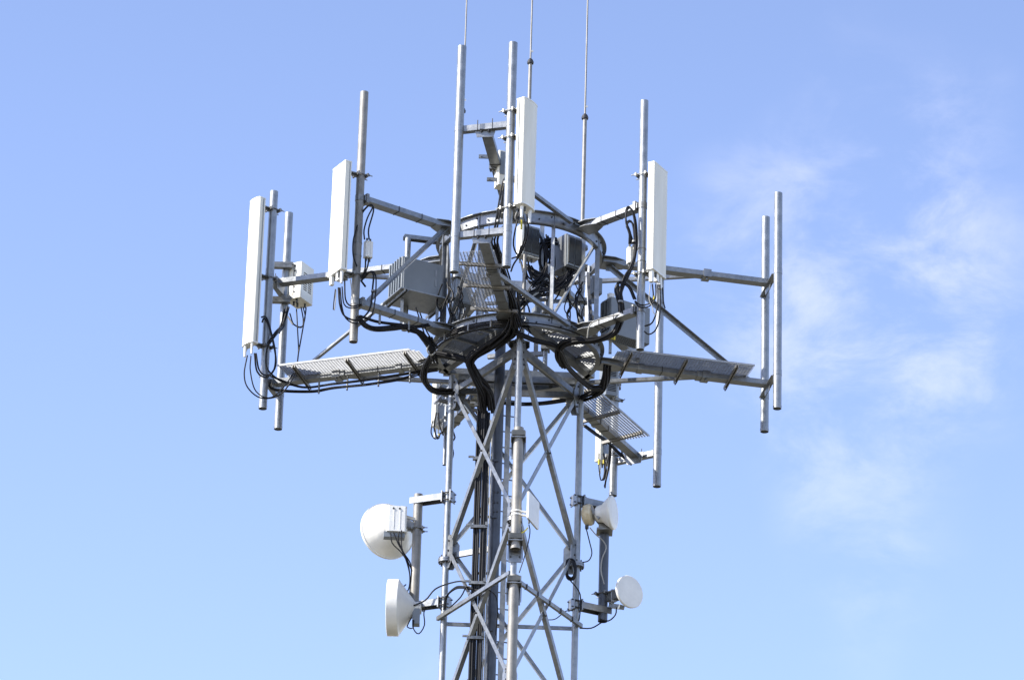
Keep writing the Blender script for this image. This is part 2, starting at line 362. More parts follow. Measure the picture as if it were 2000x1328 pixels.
for fa, fb in ((LEG_AZ[2], LEG_AZ[0]), (LEG_AZ[0], LEG_AZ[1]), (LEG_AZ[1], LEG_AZ[2])):
    pa, pb, d, n = face(fa, fb)
    ins = lambda p, n=n: p.dot(n) > CH and math.hypot(p.x, p.y) < RR - 0.09
    half = math.sqrt(RR**2 - CH**2)
    dk = grating('deck_grating', ins, n, n*1.0, 1.4, ZL - 0.06, pf, pitch=0.038)
    m = MB(); m.beam(n*CH - d*half + UP*(ZL - 0.15), n*CH + d*half + UP*(ZL - 0.15), 0.13, 0.10); obj('deck_beam', m, 'galv', pf)
    for t in (-0.55, 0, 0.55):
        e = math.sqrt((RR-0.06)**2 - t*t); m = MB(); m.angle(n*CH + d*t + UP*(ZL - 0.145), n*e + d*t + UP*(ZL - 0.145), 0.05, 0.006); obj('deck_support', m, 'galv', pf)

# ------------------------------------------------------------------ poles
ZB, ZC = ZL - 0.74, ZL - 0.10                                     # pole feet, beam level
ZCU = ZC + (ZU - ZL)
POLES = {}
def pole(key, foot, top, label, r=0.07, group='mounting pipes on the platform arms', zb=None, z1=None, m='pole'):
    p = pz(foot[0], foot[1], ZB if zb is None else zb) if not isinstance(foot, Vector) else foot
    z0 = p.z; zt = z1 if z1 is not None else zat(p.x, p.y, top)
    t = thing('mounting_pole', label, 'pole', p, group)
    mb = MB(); mb.tube(p, V((p.x, p.y, zt)), r, 28, wall=0.008); obj('pipe', mb, m, t)
    if group.startswith('mounting'):
        mb = MB(); mb.tube(p + UP*0.03, p + UP*0.05, r + 0.003, 28); obj('weld_collar', mb, m, t)
    POLES[key] = (V((p.x, p.y, 0)), z0, zt, t); return t
pole('L1', (513, 798), 375, 'leftmost upright grey pipe, shaded behind the tall panel antenna')
pole('L2', (543, 838), 417, 'upright grey pipe carrying the louvred radio box on the left arm')
pole('F1', (887, 532), 92, 'tall bare grey pipe left of the two on the front arm')
pole('F2', (989, 522), 85, 'tall grey pipe beside the front panel antenna, tallest in the middle')
pole('R1', (1518, 798), 378, 'rightmost bare upright pipe at the end of right arm')
pole('R2', (1493, 843), 425, 'bare upright pipe just left of the rightmost one')
pole('B1', (1197, 968), 700, 'dark grey pipe at back carrying a short antenna, behind the small upper dish')
pole('B2', (1283, 950), 547, 'long bare pipe hanging below the right arm at the back')
pole('FL', (690, 668), 181, 'thick dark pipe behind the left of centre panel antenna', zb=ZL - 0.80, r=0.068, m='worn')
pole('FR', (1250, 683), 198, 'pipe behind the right of centre panel antenna', zb=ZL - 0.80, r=0.066)
pole('BL', (868, 908), 770, 'thin pipe mostly hidden behind the left tower leg', r=0.035)

# ------------------------------------------------------------------ outrigger arms
def plate(mb, c, ax, ay, prof, t):                              # flat plate in plane ax/ay
    n = ax.cross(ay).normalized(); A = [c + ax*x + ay*y - n*t/2 for x, y in prof]; B = [p + n*t for p in A]; k = len(A)
    return mb.add(A + B, [(i, (i+1) % k, k + (i+1) % k, k + i) for i in range(k)] + [tuple(range(k))[::-1], tuple(range(k, 2*k))])
BW, BH = 0.165, 0.085
def arm(k1, k2, label, side, gr=True, plan=0, diag=True, g0=1.55, g1=3.75, cables=None):
    p1 = POLES[k1][0]; p2 = POLES[k2][0] if k2 else p1
    tip = (p1 + p2)/2; rad = tip.length; d = tip.normalized(); t = V((-d.y, d.x, 0))*side
    a = thing('outrigger_arm', label, 'arm', d*RR + UP*ZC, 'arms reaching out from the platform rings')
    for z, nm in ((ZC, 'lower_beam'), (ZCU, 'upper_beam')):
        end = rad if k2 else rad - 0.05
        m = MB(); m.beam(d*(RR - 0.02) + UP*z, d*end + UP*z, BW, BH); bo = obj(nm, m, 'galv', a)
        for dz in (BH/2 + 0.006, -BH/2 - 0.006):               # tapered plates bolting the beam to the ring
            m = MB(); plate(m, d*(RR + 0.16) + UP*(z + dz), d, t, [(-0.2, -0.16), (0.0, -0.16), (0.18, -0.083), (0.18, 0.083), (0.0, 0.16), (-0.2, 0.16)], 0.01); obj('root_plate', m, 'galv', a)
        m = MB()
        for r in (0.35, 0.6):
            m = MB(); m.frame(d*(RR + (rad - RR)*r) + UP*z, d, t, UP, 0.012, BW + 0.012, BH + 0.012); obj('beam_band', m, 'bolt', bo)
        if k2:                                                 # crossbar between the two pipes
            u = (p2 - p1).normalized(); m = MB(); m.angle(p1 + u*0.02 + UP*(z - 0.05), p2 - u*0.02 + UP*(z - 0.05), 0.10, 0.01, up=UP, flip=-1); cb = obj('crossbar', m, 'galv', a)
            m = MB()
            for s_ in (-0.06, 0.06): m.bolt(tip + u*s_ + d*-0.03 + UP*(z - 0.05), -UP, 0.02, 0.03); m.tube(tip + u*s_*2 + UP*(z - 0.05), tip + u*s_*2 + UP*(z + 0.12), 0.007, 6)
            obj('bolts', m, 'bolt', cb, kind='stuff')
            m = MB()
            for q, sg in ((p1, 1), (p2, -1)): m.tube(q + UP*(z - 0.055), q + UP*(z + 0.05), 0.074, 24)
            obj('pipe_collar', m, 'pole', cb, kind='stuff')
            m = MB(); plate(m, tip - d*0.06 + UP*(z - 0.03), t, UP, [(-0.19, 0.07), (0.19, 0.07), (0.13, -0.13), (-0.13, -0.13)], 0.012); obj('end_plate', m, 'galv', a)
        else:
            m = MB(); m.box(tip - d*0.1 + UP*z, (0.05, 0.2, 0.16), math.atan2(d.y, d.x)); m.tube(tip + UP*(z - 0.05), tip + UP*(z + 0.05), 0.075, 24); obj('pipe_clamp', m, 'clamp', a)
    if diag:
        hi = d*(RR + 0.12) + UP*(ZCU - 0.08); lo_ = d*(rad - (0.45 if k2 else 0.25)) + UP*(ZC + 0.05)
        m = MB(); m.angle(hi + t*0.03, lo_ + t*0.03, 0.075, 0.008, up=t); obj('diagonal_brace', m, 'galv', a)
        
        for q in (hi, lo_ - UP*0.02): m = MB(); m.box(q, (0.16, 0.02, 0.13), math.atan2(d.y, d.x)); obj('brace_lug', m, 'galv', a)
    if plan:
        ang = math.degrees(math.atan2(d.x, -d.y)) + plan
        for z in (ZC, ZCU):
            q = az(ang, RR + 0.02, z); e = d*3.15 + UP*z; m = MB(); m.beam(q, e, 0.07, 0.06); obj('plan_brace', m, 'galv', a)
            m = MB(); m.frame(e, d, t, UP, 0.13, BW + 0.05, BH + 0.05); m.bolt(e - UP*0.07 + t*0.05, -UP, 0.02, 0.03); obj('brace_saddle', m, 'galv', a)
    if gr:
        c = d*((g0 + g1)/2) + t*0.24
        ins = lambda p: g0 <= p.dot(d) <= g1 and -0.08 <= p.dot(t) <= 0.52 and p.length > RR + 0.1 and not (p.dot(t) > 0.40 and p.dot(d) < g0 + (p.dot(t) - 0.40)*1.2)
        go = grating('grating', ins, d, c, 2.0, ZC + BH/2 + 0.036, a)
        m = MB(); m.beam(d*(g0 + 0.15) + t*0.525 + UP*(ZC + BH/2 + 0.022), d*g1 + t*0.525 + UP*(ZC + BH/2 + 0.022), 0.006, 0.034); m.beam(d*g0 - t*0.085 + UP*(ZC + BH/2 + 0.022), d*g1 - t*0.085 + UP*(ZC + BH/2 + 0.022), 0.006, 0.034); obj('edge_bar', m, 'grate', go)
        for r in (g0 + 0.22, (g0 + g1)/2, g1 - 0.3):
            m = MB(); m.chan(d*r - t*0.22 + UP*(ZC - BH/2 - 0.028), d*r + t*0.54 + UP*(ZC + 0.008), 0.05, 0.05); su = obj('grating_support', m, 'worn', a)
            b = MB()
            for s in (-0.2, -0.14, 0.3): b.bolt(d*r + t*s + UP*(ZC - 0.09 + (0.07 if s > 0 else 0)), -UP, 0.012, 0.03)
            obj('bolts', b, 'bolt', su, kind='stuff')
        for r in (g0 + 0.5, g0 + 1.5):
            if r < rad - 0.3: m = MB(); m.frame(d*r + UP*ZC, d, t, UP, 0.1, BW + 0.03, BH + 0.02); obj('beam_splice', m, 'galv', a)
    return a, d, t, rad
ARM = {}
ARM['F'] = arm('F1', 'F2', 'front arm pointing at the viewer with see-through grating and crossbars', -1, plan=42, diag=False)
ARM['R'] = arm('R1', 'R2', 'long arm to the right with grating walkway and two bare pipes', -1, plan=40, g1=3.85)
ARM['L'] = arm('L1', 'L2', 'long arm to the left with sunlit grating walkway and cable run beneath', 1, plan=-40, g1=4.02)
ARM['B'] = arm('B1', 'B2', 'arm at back right whose grating droops below the platform', -1, diag=False, g1=4.0)
ARM['FL'] = arm('FL', None, 'short arm left of centre carrying the grey cabinet', 1, gr=False)
ARM['FR'] = arm('FR', None, 'short arm right of centre holding a panel antenna pipe', 1, gr=False, diag=False)
ARM['BL'] = arm('BL', None, 'arm at back left with short grating behind the left tower leg', 1, g0=1.5, g1=2.6, diag=False)

# ------------------------------------------------------------------ panel antennas
def pipe_clamp(parent, q, n, z, reach, w=0.15, name='mounting_bracket'):
    """jaws round the pipe at q with rods, and a stub out along n"""
    n = V((n.x, n.y, 0)).normalized(); t = V((-n.y, n.x, 0)); m = MB(); c = V((q.x, q.y, z))
    m.frame(c + n*0.085, n, t, UP, 0.025, w + 0.06, 0.055); m.frame(c - n*0.085, n, t, UP, 0.025, w + 0.06, 0.055)
    for s in (-1, 1): m.tube(c + n*0.12 + t*(s*(w/2 + 0.01)), c - n*0.17 + t*(s*(w/2 + 0.01)), 0.008, 6); m.tube(c - n*0.098 + t*(s*(w/2+0.01)), c - n*0.12 + t*(s*(w/2+0.01)), 0.018, 6)
    m.frame(c + n*((reach + 0.08)/2) + UP*0.0, n, t, UP, reach - 0.08, 0.012, 0.075); m.frame(c + n*((reach + 0.08)/2), n, t, UP, reach - 0.08, 0.10, 0.012)
    return obj(name, m, 'clamp', parent, kind='stuff')
PANEL = {}
def panel(key, pk, na, dist, w, d, ytop, L_, label, curved=False, tma=(), shift=0.0, names=True):
    q = POLES[pk][0]; n = az(na); t = V((-n.y, n.x, 0)); c = q + n*dist + t*shift
    cs = [c + n*(i*d/2) + t*(j*w/2) for i in (-1, 1) for j in (-1, 1)]; near = min(cs, key=lambda p: p.y)
    zt = zat(near.x, near.y, ytop); zb = zt - L_
    a = thing('panel_antenna', label, 'antenna', c + UP*zb, 'panel antennas on the platform')
    if curved:
        pr = [(w/2*math.cos(R_(b)), d/2 - 0.055 + 0.055*math.sin(R_(b))) for b in range(0, 181, 15)] + [(-w/2 + 0.012, -d/2), (w/2 - 0.012, -d/2)]
    else: pr = rprof(w, d, 0.014, 4)
    m = MB(); vprism(m, c, n, pr, zb + 0.012, zt - 0.012); obj('radome', m, 'radome', a)
    pe = [(x*1.025, y*1.05) for x, y in pr]
    for z0, z1 in ((zb, zb + 0.03), (zt - 0.02, zt)): m = MB(); vprism(m, c, n, pe, z0, z1); obj('end_cap', m, 'white', a)
    m = MB(); vprism(m, c - n*(d/2 + 0.004), n, [(w*0.3, -0.006), (w*0.3, 0.006), (-w*0.3, 0.006), (-w*0.3, -0.006)], zb + 0.1, zt - 0.06); obj('back_plate', m, 'galv', a)
    for z in (zt - 0.09, zb + 0.06): pipe_clamp(a, q, n, z, dist - d/2 + 0.02)
    if curved: pipe_clamp(a, q, n, zt - (0.55 if L_ < 2 else 1.35), dist - d/2 + 0.02)
    for x, y, l, r in tma:                                     # plugs and tilt motors under the radome
        m = MB(); p = c + t*x + n*y + UP*zb
        if r > 0.03: vprism(m, p, n, rprof(r*2, r*1.7, 0.01, 3), zb - l, zb); obj('tilt_motor', m, 'white', a)
        else: m.tube(p, p - UP*l, r, 12, r*0.75); obj('connector', m, 'white' if l > 0.1 else 'fins', a)
    for s_ in (-1, 1):                                         # lip where the radome slides into the back tray
        m = MB(); p = c + t*(s_*(w/2 + 0.001)) - n*(d*0.22); m.frame(V((p.x, p.y, (zb + zt)/2)), n, t, UP, 0.01, 0.008, zt - zb - 0.06); obj('side_seam', m, 'cab', a)
    PANEL[key] = (c, zb, zt, n, t); return a
panel('A1', 'L1', -53, 0.33, 0.31, 0.15, 382, 2.66, 'tallest cream panel antenna, standing at the far left end', True, [(0.11, 0.02, 0.2, 0.022), (-0.07, 0.03, 0.2, 0.026), (0.03, -0.02, 0.07, 0.018), (-0.11, -0.02, 0.06, 0.018)])
panel('A2', 'FL', -60, 0.34, 0.43, 0.12, 312, 1.93, 'bright flat panel antenna left of centre with cable boxes below', False, [(0.15, 0.0, 0.22, 0.028), (0.05, 0.0, 0.14, 0.042), (-0.14, 0.02, 0.15, 0.036), (0.1, 0.03, 0.1, 0.02), (-0.05, -0.02, 0.09, 0.02), (-0.1, -0.02, 0.08, 0.02)])
panel('A3', 'F2', 58, 0.31, 0.39, 0.18, 188, 1.83, 'cream panel antenna in the middle, on the front arm', True, [(0.09, 0.03, 0.22, 0.028), (-0.1, 0.0, 0.2, 0.028), (0.0, -0.03, 0.07, 0.018), (-0.04, 0.02, 0.07, 0.018)])
panel('A4', 'FR', 60, 0.27, 0.45, 0.12, 314.5, 1.91, 'flat grey-white panel antenna right of centre', False, [(-0.16, 0, 0.2, 0.036), (0.0, 0.0, 0.13, 0.042), (0.13, 0.0, 0.2, 0.034), (-0.06, 0.02, 0.08, 0.02), (0.07, -0.02, 0.08, 0.02), (0.17, 0.02, 0.1, 0.018)])
panel('A5', 'B1', -140, 0.26, 0.28, 0.14, 775, 1.17, 'short white antenna under the back right grating with yellow taped cable', False, [(0.08, 0, 0.22, 0.024), (-0.05, 0.0, 0.1, 0.02), (0.0, 0.03, 0.08, 0.018)])
panel('A6', 'BL', -150, 0.22, 0.26, 0.13, 745, 0.80, 'white antenna half hidden behind the left tower leg', False, [(0.08, 0, 0.2, 0.024), (-0.05, 0.0, 0.1, 0.02), (0.0, 0.03, 0.12, 0.018)])

# ------------------------------------------------------------------ radio boxes and cabinets
class Cub:                                                     # upright box from its near top edge: right face along e1, left face along e2
    def __init__(s, P, ang, a, b, h):
        s.P, s.a, s.b, s.h = P, a, b, h; s.e1 = V((math.cos(R_(ang)), math.sin(R_(ang)), 0)); s.e2 = V((-s.e1.y, s.e1.x, 0))
        s.c = P + s.e1*(a/2) + s.e2*(b/2)
    def at(s, u, v, dz): return s.P + s.e1*u + s.e2*v - UP*dz
    def body(s, mb, r=0.012, z0=0.0, z1=None):
        return vprism(mb, s.c, -s.e2, rprof(s.a, s.b, r, 3), s.P.z - (s.h if z1 is None else z1), s.P.z - z0)
def bolts_on(c, parent, pts, face='r', r=0.011):
    m = MB()
    for u, dz in pts: m.bolt(c.at(u, 0, dz) if face == 'r' else c.at(0, u, dz), -c.e2 if face == 'r' else -c.e1, r, 0.012)
    return obj('bolts', m, 'bolt', parent, kind='stuff')
def louvres(c, parent, u0, u1, d0, d1, n, name='louvre', face='r', m_='vent', k_=0.5):
    for k in range(n):
        m = MB(); dz = d0 + (d1 - d0)*(k + 0.5)/n; h = (d1 - d0)/n*k_
        if face == 'r': m.frame(c.at((u0+u1)/2, -0.001, dz), c.e1, c.e2, UP, u1 - u0, 0.008, h)
        else: m.frame(c.at(-0.001, (u0+u1)/2, dz), c.e1, c.e2, UP, 0.008, u1 - u0, h)
        obj(name, m, m_, parent)
yL2 = POLES['L2'][0].y
c = Cub(pt(590, 510, yL2 - 0.16), 60, 0.40, 0.31, 0.66)
t = thing('radio_unit', 'cream louvred radio box on the pipe at far left', 'radio unit', c.c - UP*c.h, 'remote radio units')
m = MB(); c.body(m, 0.018); bo = obj('housing', m, 'radome', t)
louvres(c, t, 0.08, 0.18, 0.16, 0.5, 9, k_=0.34); louvres(c, t, 0.22, 0.32, 0.16, 0.5, 9, k_=0.34)
m = MB(); m.frame(c.at(-0.001, 0.15, 0.33), c.e1, c.e2, UP, 0.006, 0.012, 0.56); obj('seam', m, 'vent', t)
bolts_on(c, t, [(0.13, 0.06 + 0.096*k) for k in range(6)], 'l', 0.013)
for dz in (0.0, 0.66):
    q = POLES['L2'][0]; m = MB(); z = c.P.z - dz - (0.02 if dz else 0.04); m.beam(V((q.x - 0.24, q.y - 0.12, z)), V((q.x + 0.12, q.y - 0.1, z + 0.015)), 0.05, 0.045); m.beam(V((q.x - 0.2, q.y - 0.12, z - 0.06)), V((q.x + 0.1, q.y - 0.1, z - 0.05)), 0.1, 0.05); obj('pipe_bracket', m, 'clamp', t)
for u, v in ((0.05, 0.1), (0.12, 0.2), (0.28, 0.08), (0.2, 0.18)):
    m = MB(); p = c.at(u, v, c.h); m.tube(p, p - UP*0.07, 0.018, 10); obj('connector', m, 'fins', t)
RB = c
# grey cabinet on the short left arm
c = Cub(pt(786, 500, -0.98), 26, 0.74, 0.46, 0.63)
t = thing('equipment_cabinet', 'large grey cabinet with ribbed side left of the platform ring', 'cabinet', c.c - UP*c.h)
m = MB(); c.body(m, 0.02); obj('housing', m, 'cab', t)
m = MB(); m.frame(c.at(0.33, -0.012, 0.315), c.e1, c.e2, UP, 0.60, 0.02, 0.58); dr = obj('door', m, 'cab', t)
for dz in (0.18, 0.36): m = MB(); m.frame(c.at(0.60, -0.024, dz), c.e1, c.e2, UP, 0.035, 0.015, 0.11); obj('hinge', m, 'galv', dr)
bolts_on(c, dr, [(0.1, 0.04), (0.5, 0.05), (0.05, 0.5)])
for k in range(5): m = MB(); m.frame(c.at(-0.02, 0.05 + 0.09*k, 0.31), c.e1, c.e2, UP, 0.025, 0.03, 0.6); obj('rib', m, 'cab', t)
m = MB(); m.frame(c.at(0.36, 0.16, 0.66), c.e1, c.e2, UP, 0.9, 0.7, 0.02); obj('shelf', m, 'galv', t)
for u in (0.0, 0.76):
    m = MB(); m.chan(c.at(u, -0.22, 0.695), c.at(u, 0.6, 0.695), 0.06, 0.05); obj('shelf_rail', m, 'galv', t)
for u in (0.05, 0.68): m = MB(); p = c.at(u, 0.05, 0.72); m.beam(p, V((p.x, p.y, ZC + 0.03)), 0.05, 0.05); obj('shelf_post', m, 'galv', t)
FLC = c
# post with head bar behind that cabinet
p = pt(797, 466, -0.45)
t = thing('support_post', 'white post with a head bar behind the grey cabinet', 'post', V((p.x, p.y, ZC + 0.05)))
m = MB(); m.tube(V((p.x, p.y, ZC + 0.15)), p, 0.05, 20); obj('pipe', m, 'pole', t)
e = az(-78, RR, p.z + 0.02); m = MB(); m.chan(p + V((-0.07, 0.02, 0.03)), e + UP*0.02, 0.12, 0.07); obj('head_bar', m, 'galv', t)
# right cabinet
c = Cub(pt(1194, 579, -0.30), 33, 0.78, 0.30, 0.64)
t = thing('equipment_cabinet', 'grey cabinet with perforated underside above the right arm root', 'cabinet', c.c - UP*c.h)
m = MB(); c.body(m, 0.02); obj('housing', m, 'cab', t)
for v in (0.02, 0.11, 0.2): m = MB(); m.frame(c.at(-0.015, v + 0.035, 0.3), c.e1, c.e2, UP, 0.03, 0.06, 0.52); obj('heat_sink', m, 'fins', t)
m = MB()
for i in range(16):
    for j in range(6): p = c.at(0.06 + 0.042*i, 0.04 + 0.042*j, c.h - 0.002); m.tube(p, p - UP*0.004, 0.013, 6)
obj('perforation', m, 'vent', t, kind='stuff')
m = MB(); m.tube(c.at(0.06, 0.1, 0), c.at(0.06, 0.1, -0.09), 0.06, 18); obj('top_plug', m, 'white', t)
for u in (0.1, 0.65): m = MB(); p = c.at(u, 0.15, c.h); m.beam(p, V((p.x, p.y, ZC)), 0.05, 0.05); obj('foot', m, 'galv', t)
for k in range(3): m = MB(); p = c.at(0.0 + 0.055*k, 0.05, c.h + 0.0); m.tube(p, p - UP*0.09, 0.018, 8); obj('cable_tape', m, 'yellow', t)
# two dark finned radios inside the upper ring
def rru(P, ang, a, b, h, label, m_side):
    c = Cub(P, ang, a, b, h); t = thing('radio_unit', label, 'radio unit', c.c - UP*c.h, 'remote radio units')
    m = MB(); c.body(m, 0.012); obj('housing', m, m_side, t)
    for k in range(2):
        u = a*(0.27 + 0.46*k)
        m = MB(); m.frame(c.at(u, -0.012, h/2), c.e1, c.e2, UP, a*0.42, 0.03, h*0.92); f = obj('front_frame', m, 'cab', t)
        m = MB()
        for j in range(9): m.frame(c.at(u - a*0.17 + a*0.34*j/8, -0.034, h/2), c.e1, c.e2, UP, 0.008, 0.022, h*0.78)
        m.frame(c.at(u, -0.029, h/2), c.e1, c.e2, UP, a*0.37, 0.008, h*0.8); obj('heat_sink', m, 'fins', f)
        bolts_on(c, f, [(u, h*0.96)])
    m = MB()
    for u in (0.08, 0.16, 0.24):
        for v in (0.08, 0.18): p = c.at(u, v, h); m.tube(p, p - UP*0.06, 0.016, 8)
    obj('connectors', m, 'fins', t, kind='stuff')
    m = MB(); m.angle(c.at(a + 0.03, 0.05, -0.1), c.at(a + 0.03, 0.05, h + 0.35), 0.07, 0.01); obj('mounting_rail', m, 'galv', t)
    return c
R1 = rru(pt(1020, 436, -0.78), 30, 0.34, 0.18, 0.56, 'dark finned radio unit left of a pair inside the upper ring', 'white')
R2 = rru(pt(1106, 456, -0.62), 36, 0.32, 0.42, 0.58, 'dark finned radio unit right of a pair inside the upper ring', 'shade_cab')
qb = POLES['B1'][0]
c = Cub(pt(1184, 712, qb.y - 0.22), 22, 0.22, 0.3, 0.55); t = thing('radio_unit', 'grey louvred box on the back pipe below the right arm', 'radio unit', c.c - UP*c.h, 'remote radio units')
m = MB(); c.body(m, 0.014); obj('housing', m, 'cab', t); louvres(c, t, 0.03, 0.19, 0.05, 0.2, 5); louvres(c, t, 0.03, 0.19, 0.3, 0.48, 6)
pipe_clamp(t, qb, V((0, -1, 0)), c.P.z - 0.3, 0.2)
pu = pz(978, 330, ZCU); c = Cub(pt(975, 293, pu.y - 0.22), 20, 0.26, 0.2, 0.60)
t = thing('radio_unit', 'cream box hung on the upper front beam behind the middle pipe', 'radio unit', c.c - UP*c.h, 'remote radio units')
m = MB(); c.body(m, 0.02); obj('housing', m, 'radome', t); m = MB(); m.frame(c.at(0.13, -0.004, 0.22), c.e1, c.e2, UP, 0.22, 0.008, 0.4); obj('cover_plate', m, 'cab', t)
for dz, l in ((0.1, 0.3), (0.5, 0.16)):
    m = MB(); p = c.at(0.0, 0.06, dz); m.beam(p + V((0.02, 0, 0)), p - V((l, 0, 0)), 0.03, 0.06); m.bolt(p - V((l - 0.04, 0.016, 0)), (0, -1, 0), 0.014, 0.02); obj('lug', m, 'galv', t)
def tma(pk, P, ang, label):
    c = Cub(P, ang, 0.13, 0.11, 0.28); t = thing('amplifier_box', label, 'amplifier', c.c - UP*c.h, 'small white amplifiers on pipes')
    m = MB(); c.body(m, 0.02); obj('housing', m, 'white', t)
    for k in range(2): m = MB(); m.frame(c.at(0.04 + 0.05*k, -0.006, 0.14), c.e1, c.e2, UP, 0.02, 0.015, 0.26); obj('rib', m, 'white', t)
    for u in (0.035, 0.095):
        m = MB(); m.tube(c.at(u, 0.05, 0), c.at(u, 0.05, -0.06), 0.016, 8); obj('connector', m, 'fins', t); m = MB(); m.tube(c.at(u, 0.05, c.h), c.at(u, 0.05, c.h + 0.06), 0.016, 8); obj('connector', m, 'fins', t)
    q = POLES[pk][0]
    for dz in (0.03, 0.25): m = MB(); m.tube(V((q.x, q.y, c.P.z - dz)), V((q.x, q.y, c.P.z - dz - 0.02)), 0.073, 24); obj('strap', m, 'clamp', t)
    return c
qf, qr = POLES['FL'][0], POLES['FR'][0]
T1 = tma('FL', pt(716, 469, qf.y - 0.06), 30, 'small white ribbed box strapped to the thick dark pipe')
T2 = tma('FR', pt(1228, 481, qr.y - 0.02), 20, 'small white box left of the pipe behind the right panel')

# ------------------------------------------------------------------ whip antennas
def whip(x, y, Y, label, r0, r1, ybot, lower=None):
    p = pt(x, y, Y); zb = zat(p.x, p.y, ybot); t = thing('whip_antenna', label, 'antenna', V((p.x, p.y, zb)), 'whip antennas on top')
    m = MB(); m.tube(V((p.x, p.y, zb)), p, r0, 16); obj('mast', m, 'worn', t)
    m = MB(); m.lathe([(r0, -0.03), (r0 + 0.022, -0.03), (r0 + 0.026, 0.0), (r0 + 0.01, 0.04), (r1, 0.07), (r1*0.5, 0.07)], p, UP, 16); obj('collar', m, 'bolt', t)
    m = MB(); m.tube(p, p + UP*3.4, r1, 12, r1*0.8); obj('rod', m, 'worn', t)
    m = MB(); m.lathe([(0.0, -0.006), (0.018, -0.006), (0.018, 0.006), (0, 0.006)], p + V((0.028, -0.01, 0.20)), (0.3, -1, 0), 12); obj('eyelet', m, 'white', t)
    if lower:
        m = MB(); z1 = zat(p.x, p.y, lower); m.tube(V((p.x, p.y, zb)), V((p.x, p.y, z1)), 0.05, 20); obj('mount_pipe', m, 'pole', t)
        m = MB(); m.lathe([(0.05, 0), (0.1, 0), (0.1, 0.05), (0.05, 0.08), (0.03, 0.08)], V((p.x, p.y, z1)), UP, 20); obj('flange', m, 'galv', t)
        for k in range(2): m = MB(); z = z1 - 0.35 - 0.6*k; m.box((p.x, p.y - 0.03, z), (0.2, 0.16, 0.06)); obj('pipe_clamp', m, 'clamp', t)
whip(904, 217, -0.35, 'left of three thin whip antennas, close behind the tall bare pipe', 0.024, 0.014, 640, 545)
whip(1036, 122, -0.75, 'middle whip antenna rising behind the front panel antenna', 0.03, 0.015, 660, None)
whip(1142.5, 230, -0.15, 'right whip antenna standing alone above the ring', 0.033, 0.016, 640, 487)

# ------------------------------------------------------------------ dish mounts on the tower legs
def leg_clamp(parent, q, z, d):
    m = MB(); t = V((-d.y, d.x, 0))
    for s in (-1, 1): m.frame(V((q.x, q.y, z)) + d*(s*0.075), d, t, UP, 0.02, 0.2, 0.19)
    obj('leg_clamp', m, 'galv', parent, kind='stuff'); b = MB()
    for s in (-1, 1):
        for dz in (-0.06, 0.06): b.tube(V((q.x, q.y, z + dz)) + t*(s*0.075) - d*0.11, V((q.x, q.y, z + dz)) + t*(s*0.075) + d*0.11, 0.011, 6)
    obj('bolts', b, 'bolt', parent, kind='stuff')
def standoff(la, x, y, Y, yt, yb, ya, label, mt='worn', r=0.075):
    q = az(la, RL); p = pt(x, y, Y); zt, zb = zat(p.x, p.y, yt), zat(p.x, p.y, yb); d = V((p.x - q.x, p.y - q.y, 0)).normalized()
    t = thing('dish_mount', label, 'pipe mount', V((p.x, p.y, zb)), 'pipe mounts for the dishes')
    m = MB(); m.tube(V((p.x, p.y, zb)), V((p.x, p.y, zt)), r, 28, wall=0.01); obj('pipe', m, mt, t)
    for yy in ya:
        z = zat(p.x, p.y, yy); m = MB(); m.chan(V((q.x, q.y, z)) + d*0.07, V((p.x, p.y, z)) + d*0.12, 0.17, 0.11); obj('standoff_arm', m, 'galv', t); leg_clamp(t, q, z, d)
    return V((p.x, p.y, 0)), zb, zt
ML = standoff(LEG_AZ[2], 813, 1080, 0.80, 966, 1196, (979, 1184), 'pipe mount on the left leg holding the two left dishes')
MR = standoff(LEG_AZ[1], 1179, 1110, 0.85, 1000, 1213, (990, 1193), 'pipe mount on the right leg holding the two right dishes', 'dark', 0.078)
def front_pipe(x, y, yt, yb, label, ybr):
    q = az(LEG_AZ[0], RL); p = pt(x, y, q.y - 0.2); p = V((p.x, p.y, 0)); zt, zb = zat(p.x, p.y, yt), (zat(p.x, p.y, yb) if yb < 1328 else zat(p.x, p.y, 1500))
    t = thing('spare_pipe', label, 'pipe mount', p + UP*zb, 'empty pipe mounts on the front leg'); m = MB(); m.tube(p + UP*zb, p + UP*zt, 0.08, 32, wall=0.01); obj('pipe', m, 'worn', t)
    for yy in ybr:
        z = zat(p.x, p.y, yy); m = MB(); m.frame(p + UP*z + V((0, 0.02, 0)), V((1, 0, 0)), V((0, 1, 0)), UP, 0.23, 0.24, 0.014); m.frame(p + UP*(z + 0.1) + V((0, 0.13, 0)), V((1, 0, 0)), V((0, 1, 0)), UP, 0.23, 0.014, 0.2)
        for s in (-1, 1): plate(m, p + UP*z + V((s*0.115, 0.02, 0)), V((0, 1, 0)), UP, [(-0.12, 0), (0.12, 0), (0.12, -0.24)], 0.012)
        m.frame(p + UP*(z - 0.15) + V((0, 0.14, 0)), V((1, 0, 0)), V((0, 1, 0)), UP, 0.21, 0.014, 0.28); br = obj('bracket', m, 'galv', t, kind='stuff')
        m = MB(); m.frame(p + UP*(z + 0.075), V((1, 0, 0)), V((0, 1, 0)), UP, 0.2, 0.19, 0.085); obj('rubber_pad', m, 'fins', t)
        b = MB()
        for s in (-1, 1): b.bolt(p + V((s*0.07, 0.13, z - 0.2)), (0, -1, 0), 0.015, 0.02)
        obj('bolts', b, 'bolt', t, kind='stuff')
    return p
FP1 = front_pipe(1010, 950, 836, 1072, 'upper of two empty thick pipes clamped to the front leg', (857, 1058))
FP2 = front_pipe(1001, 1240, 1124, 1500, 'lower of two empty thick pipes clamped to the front leg', (1141,))

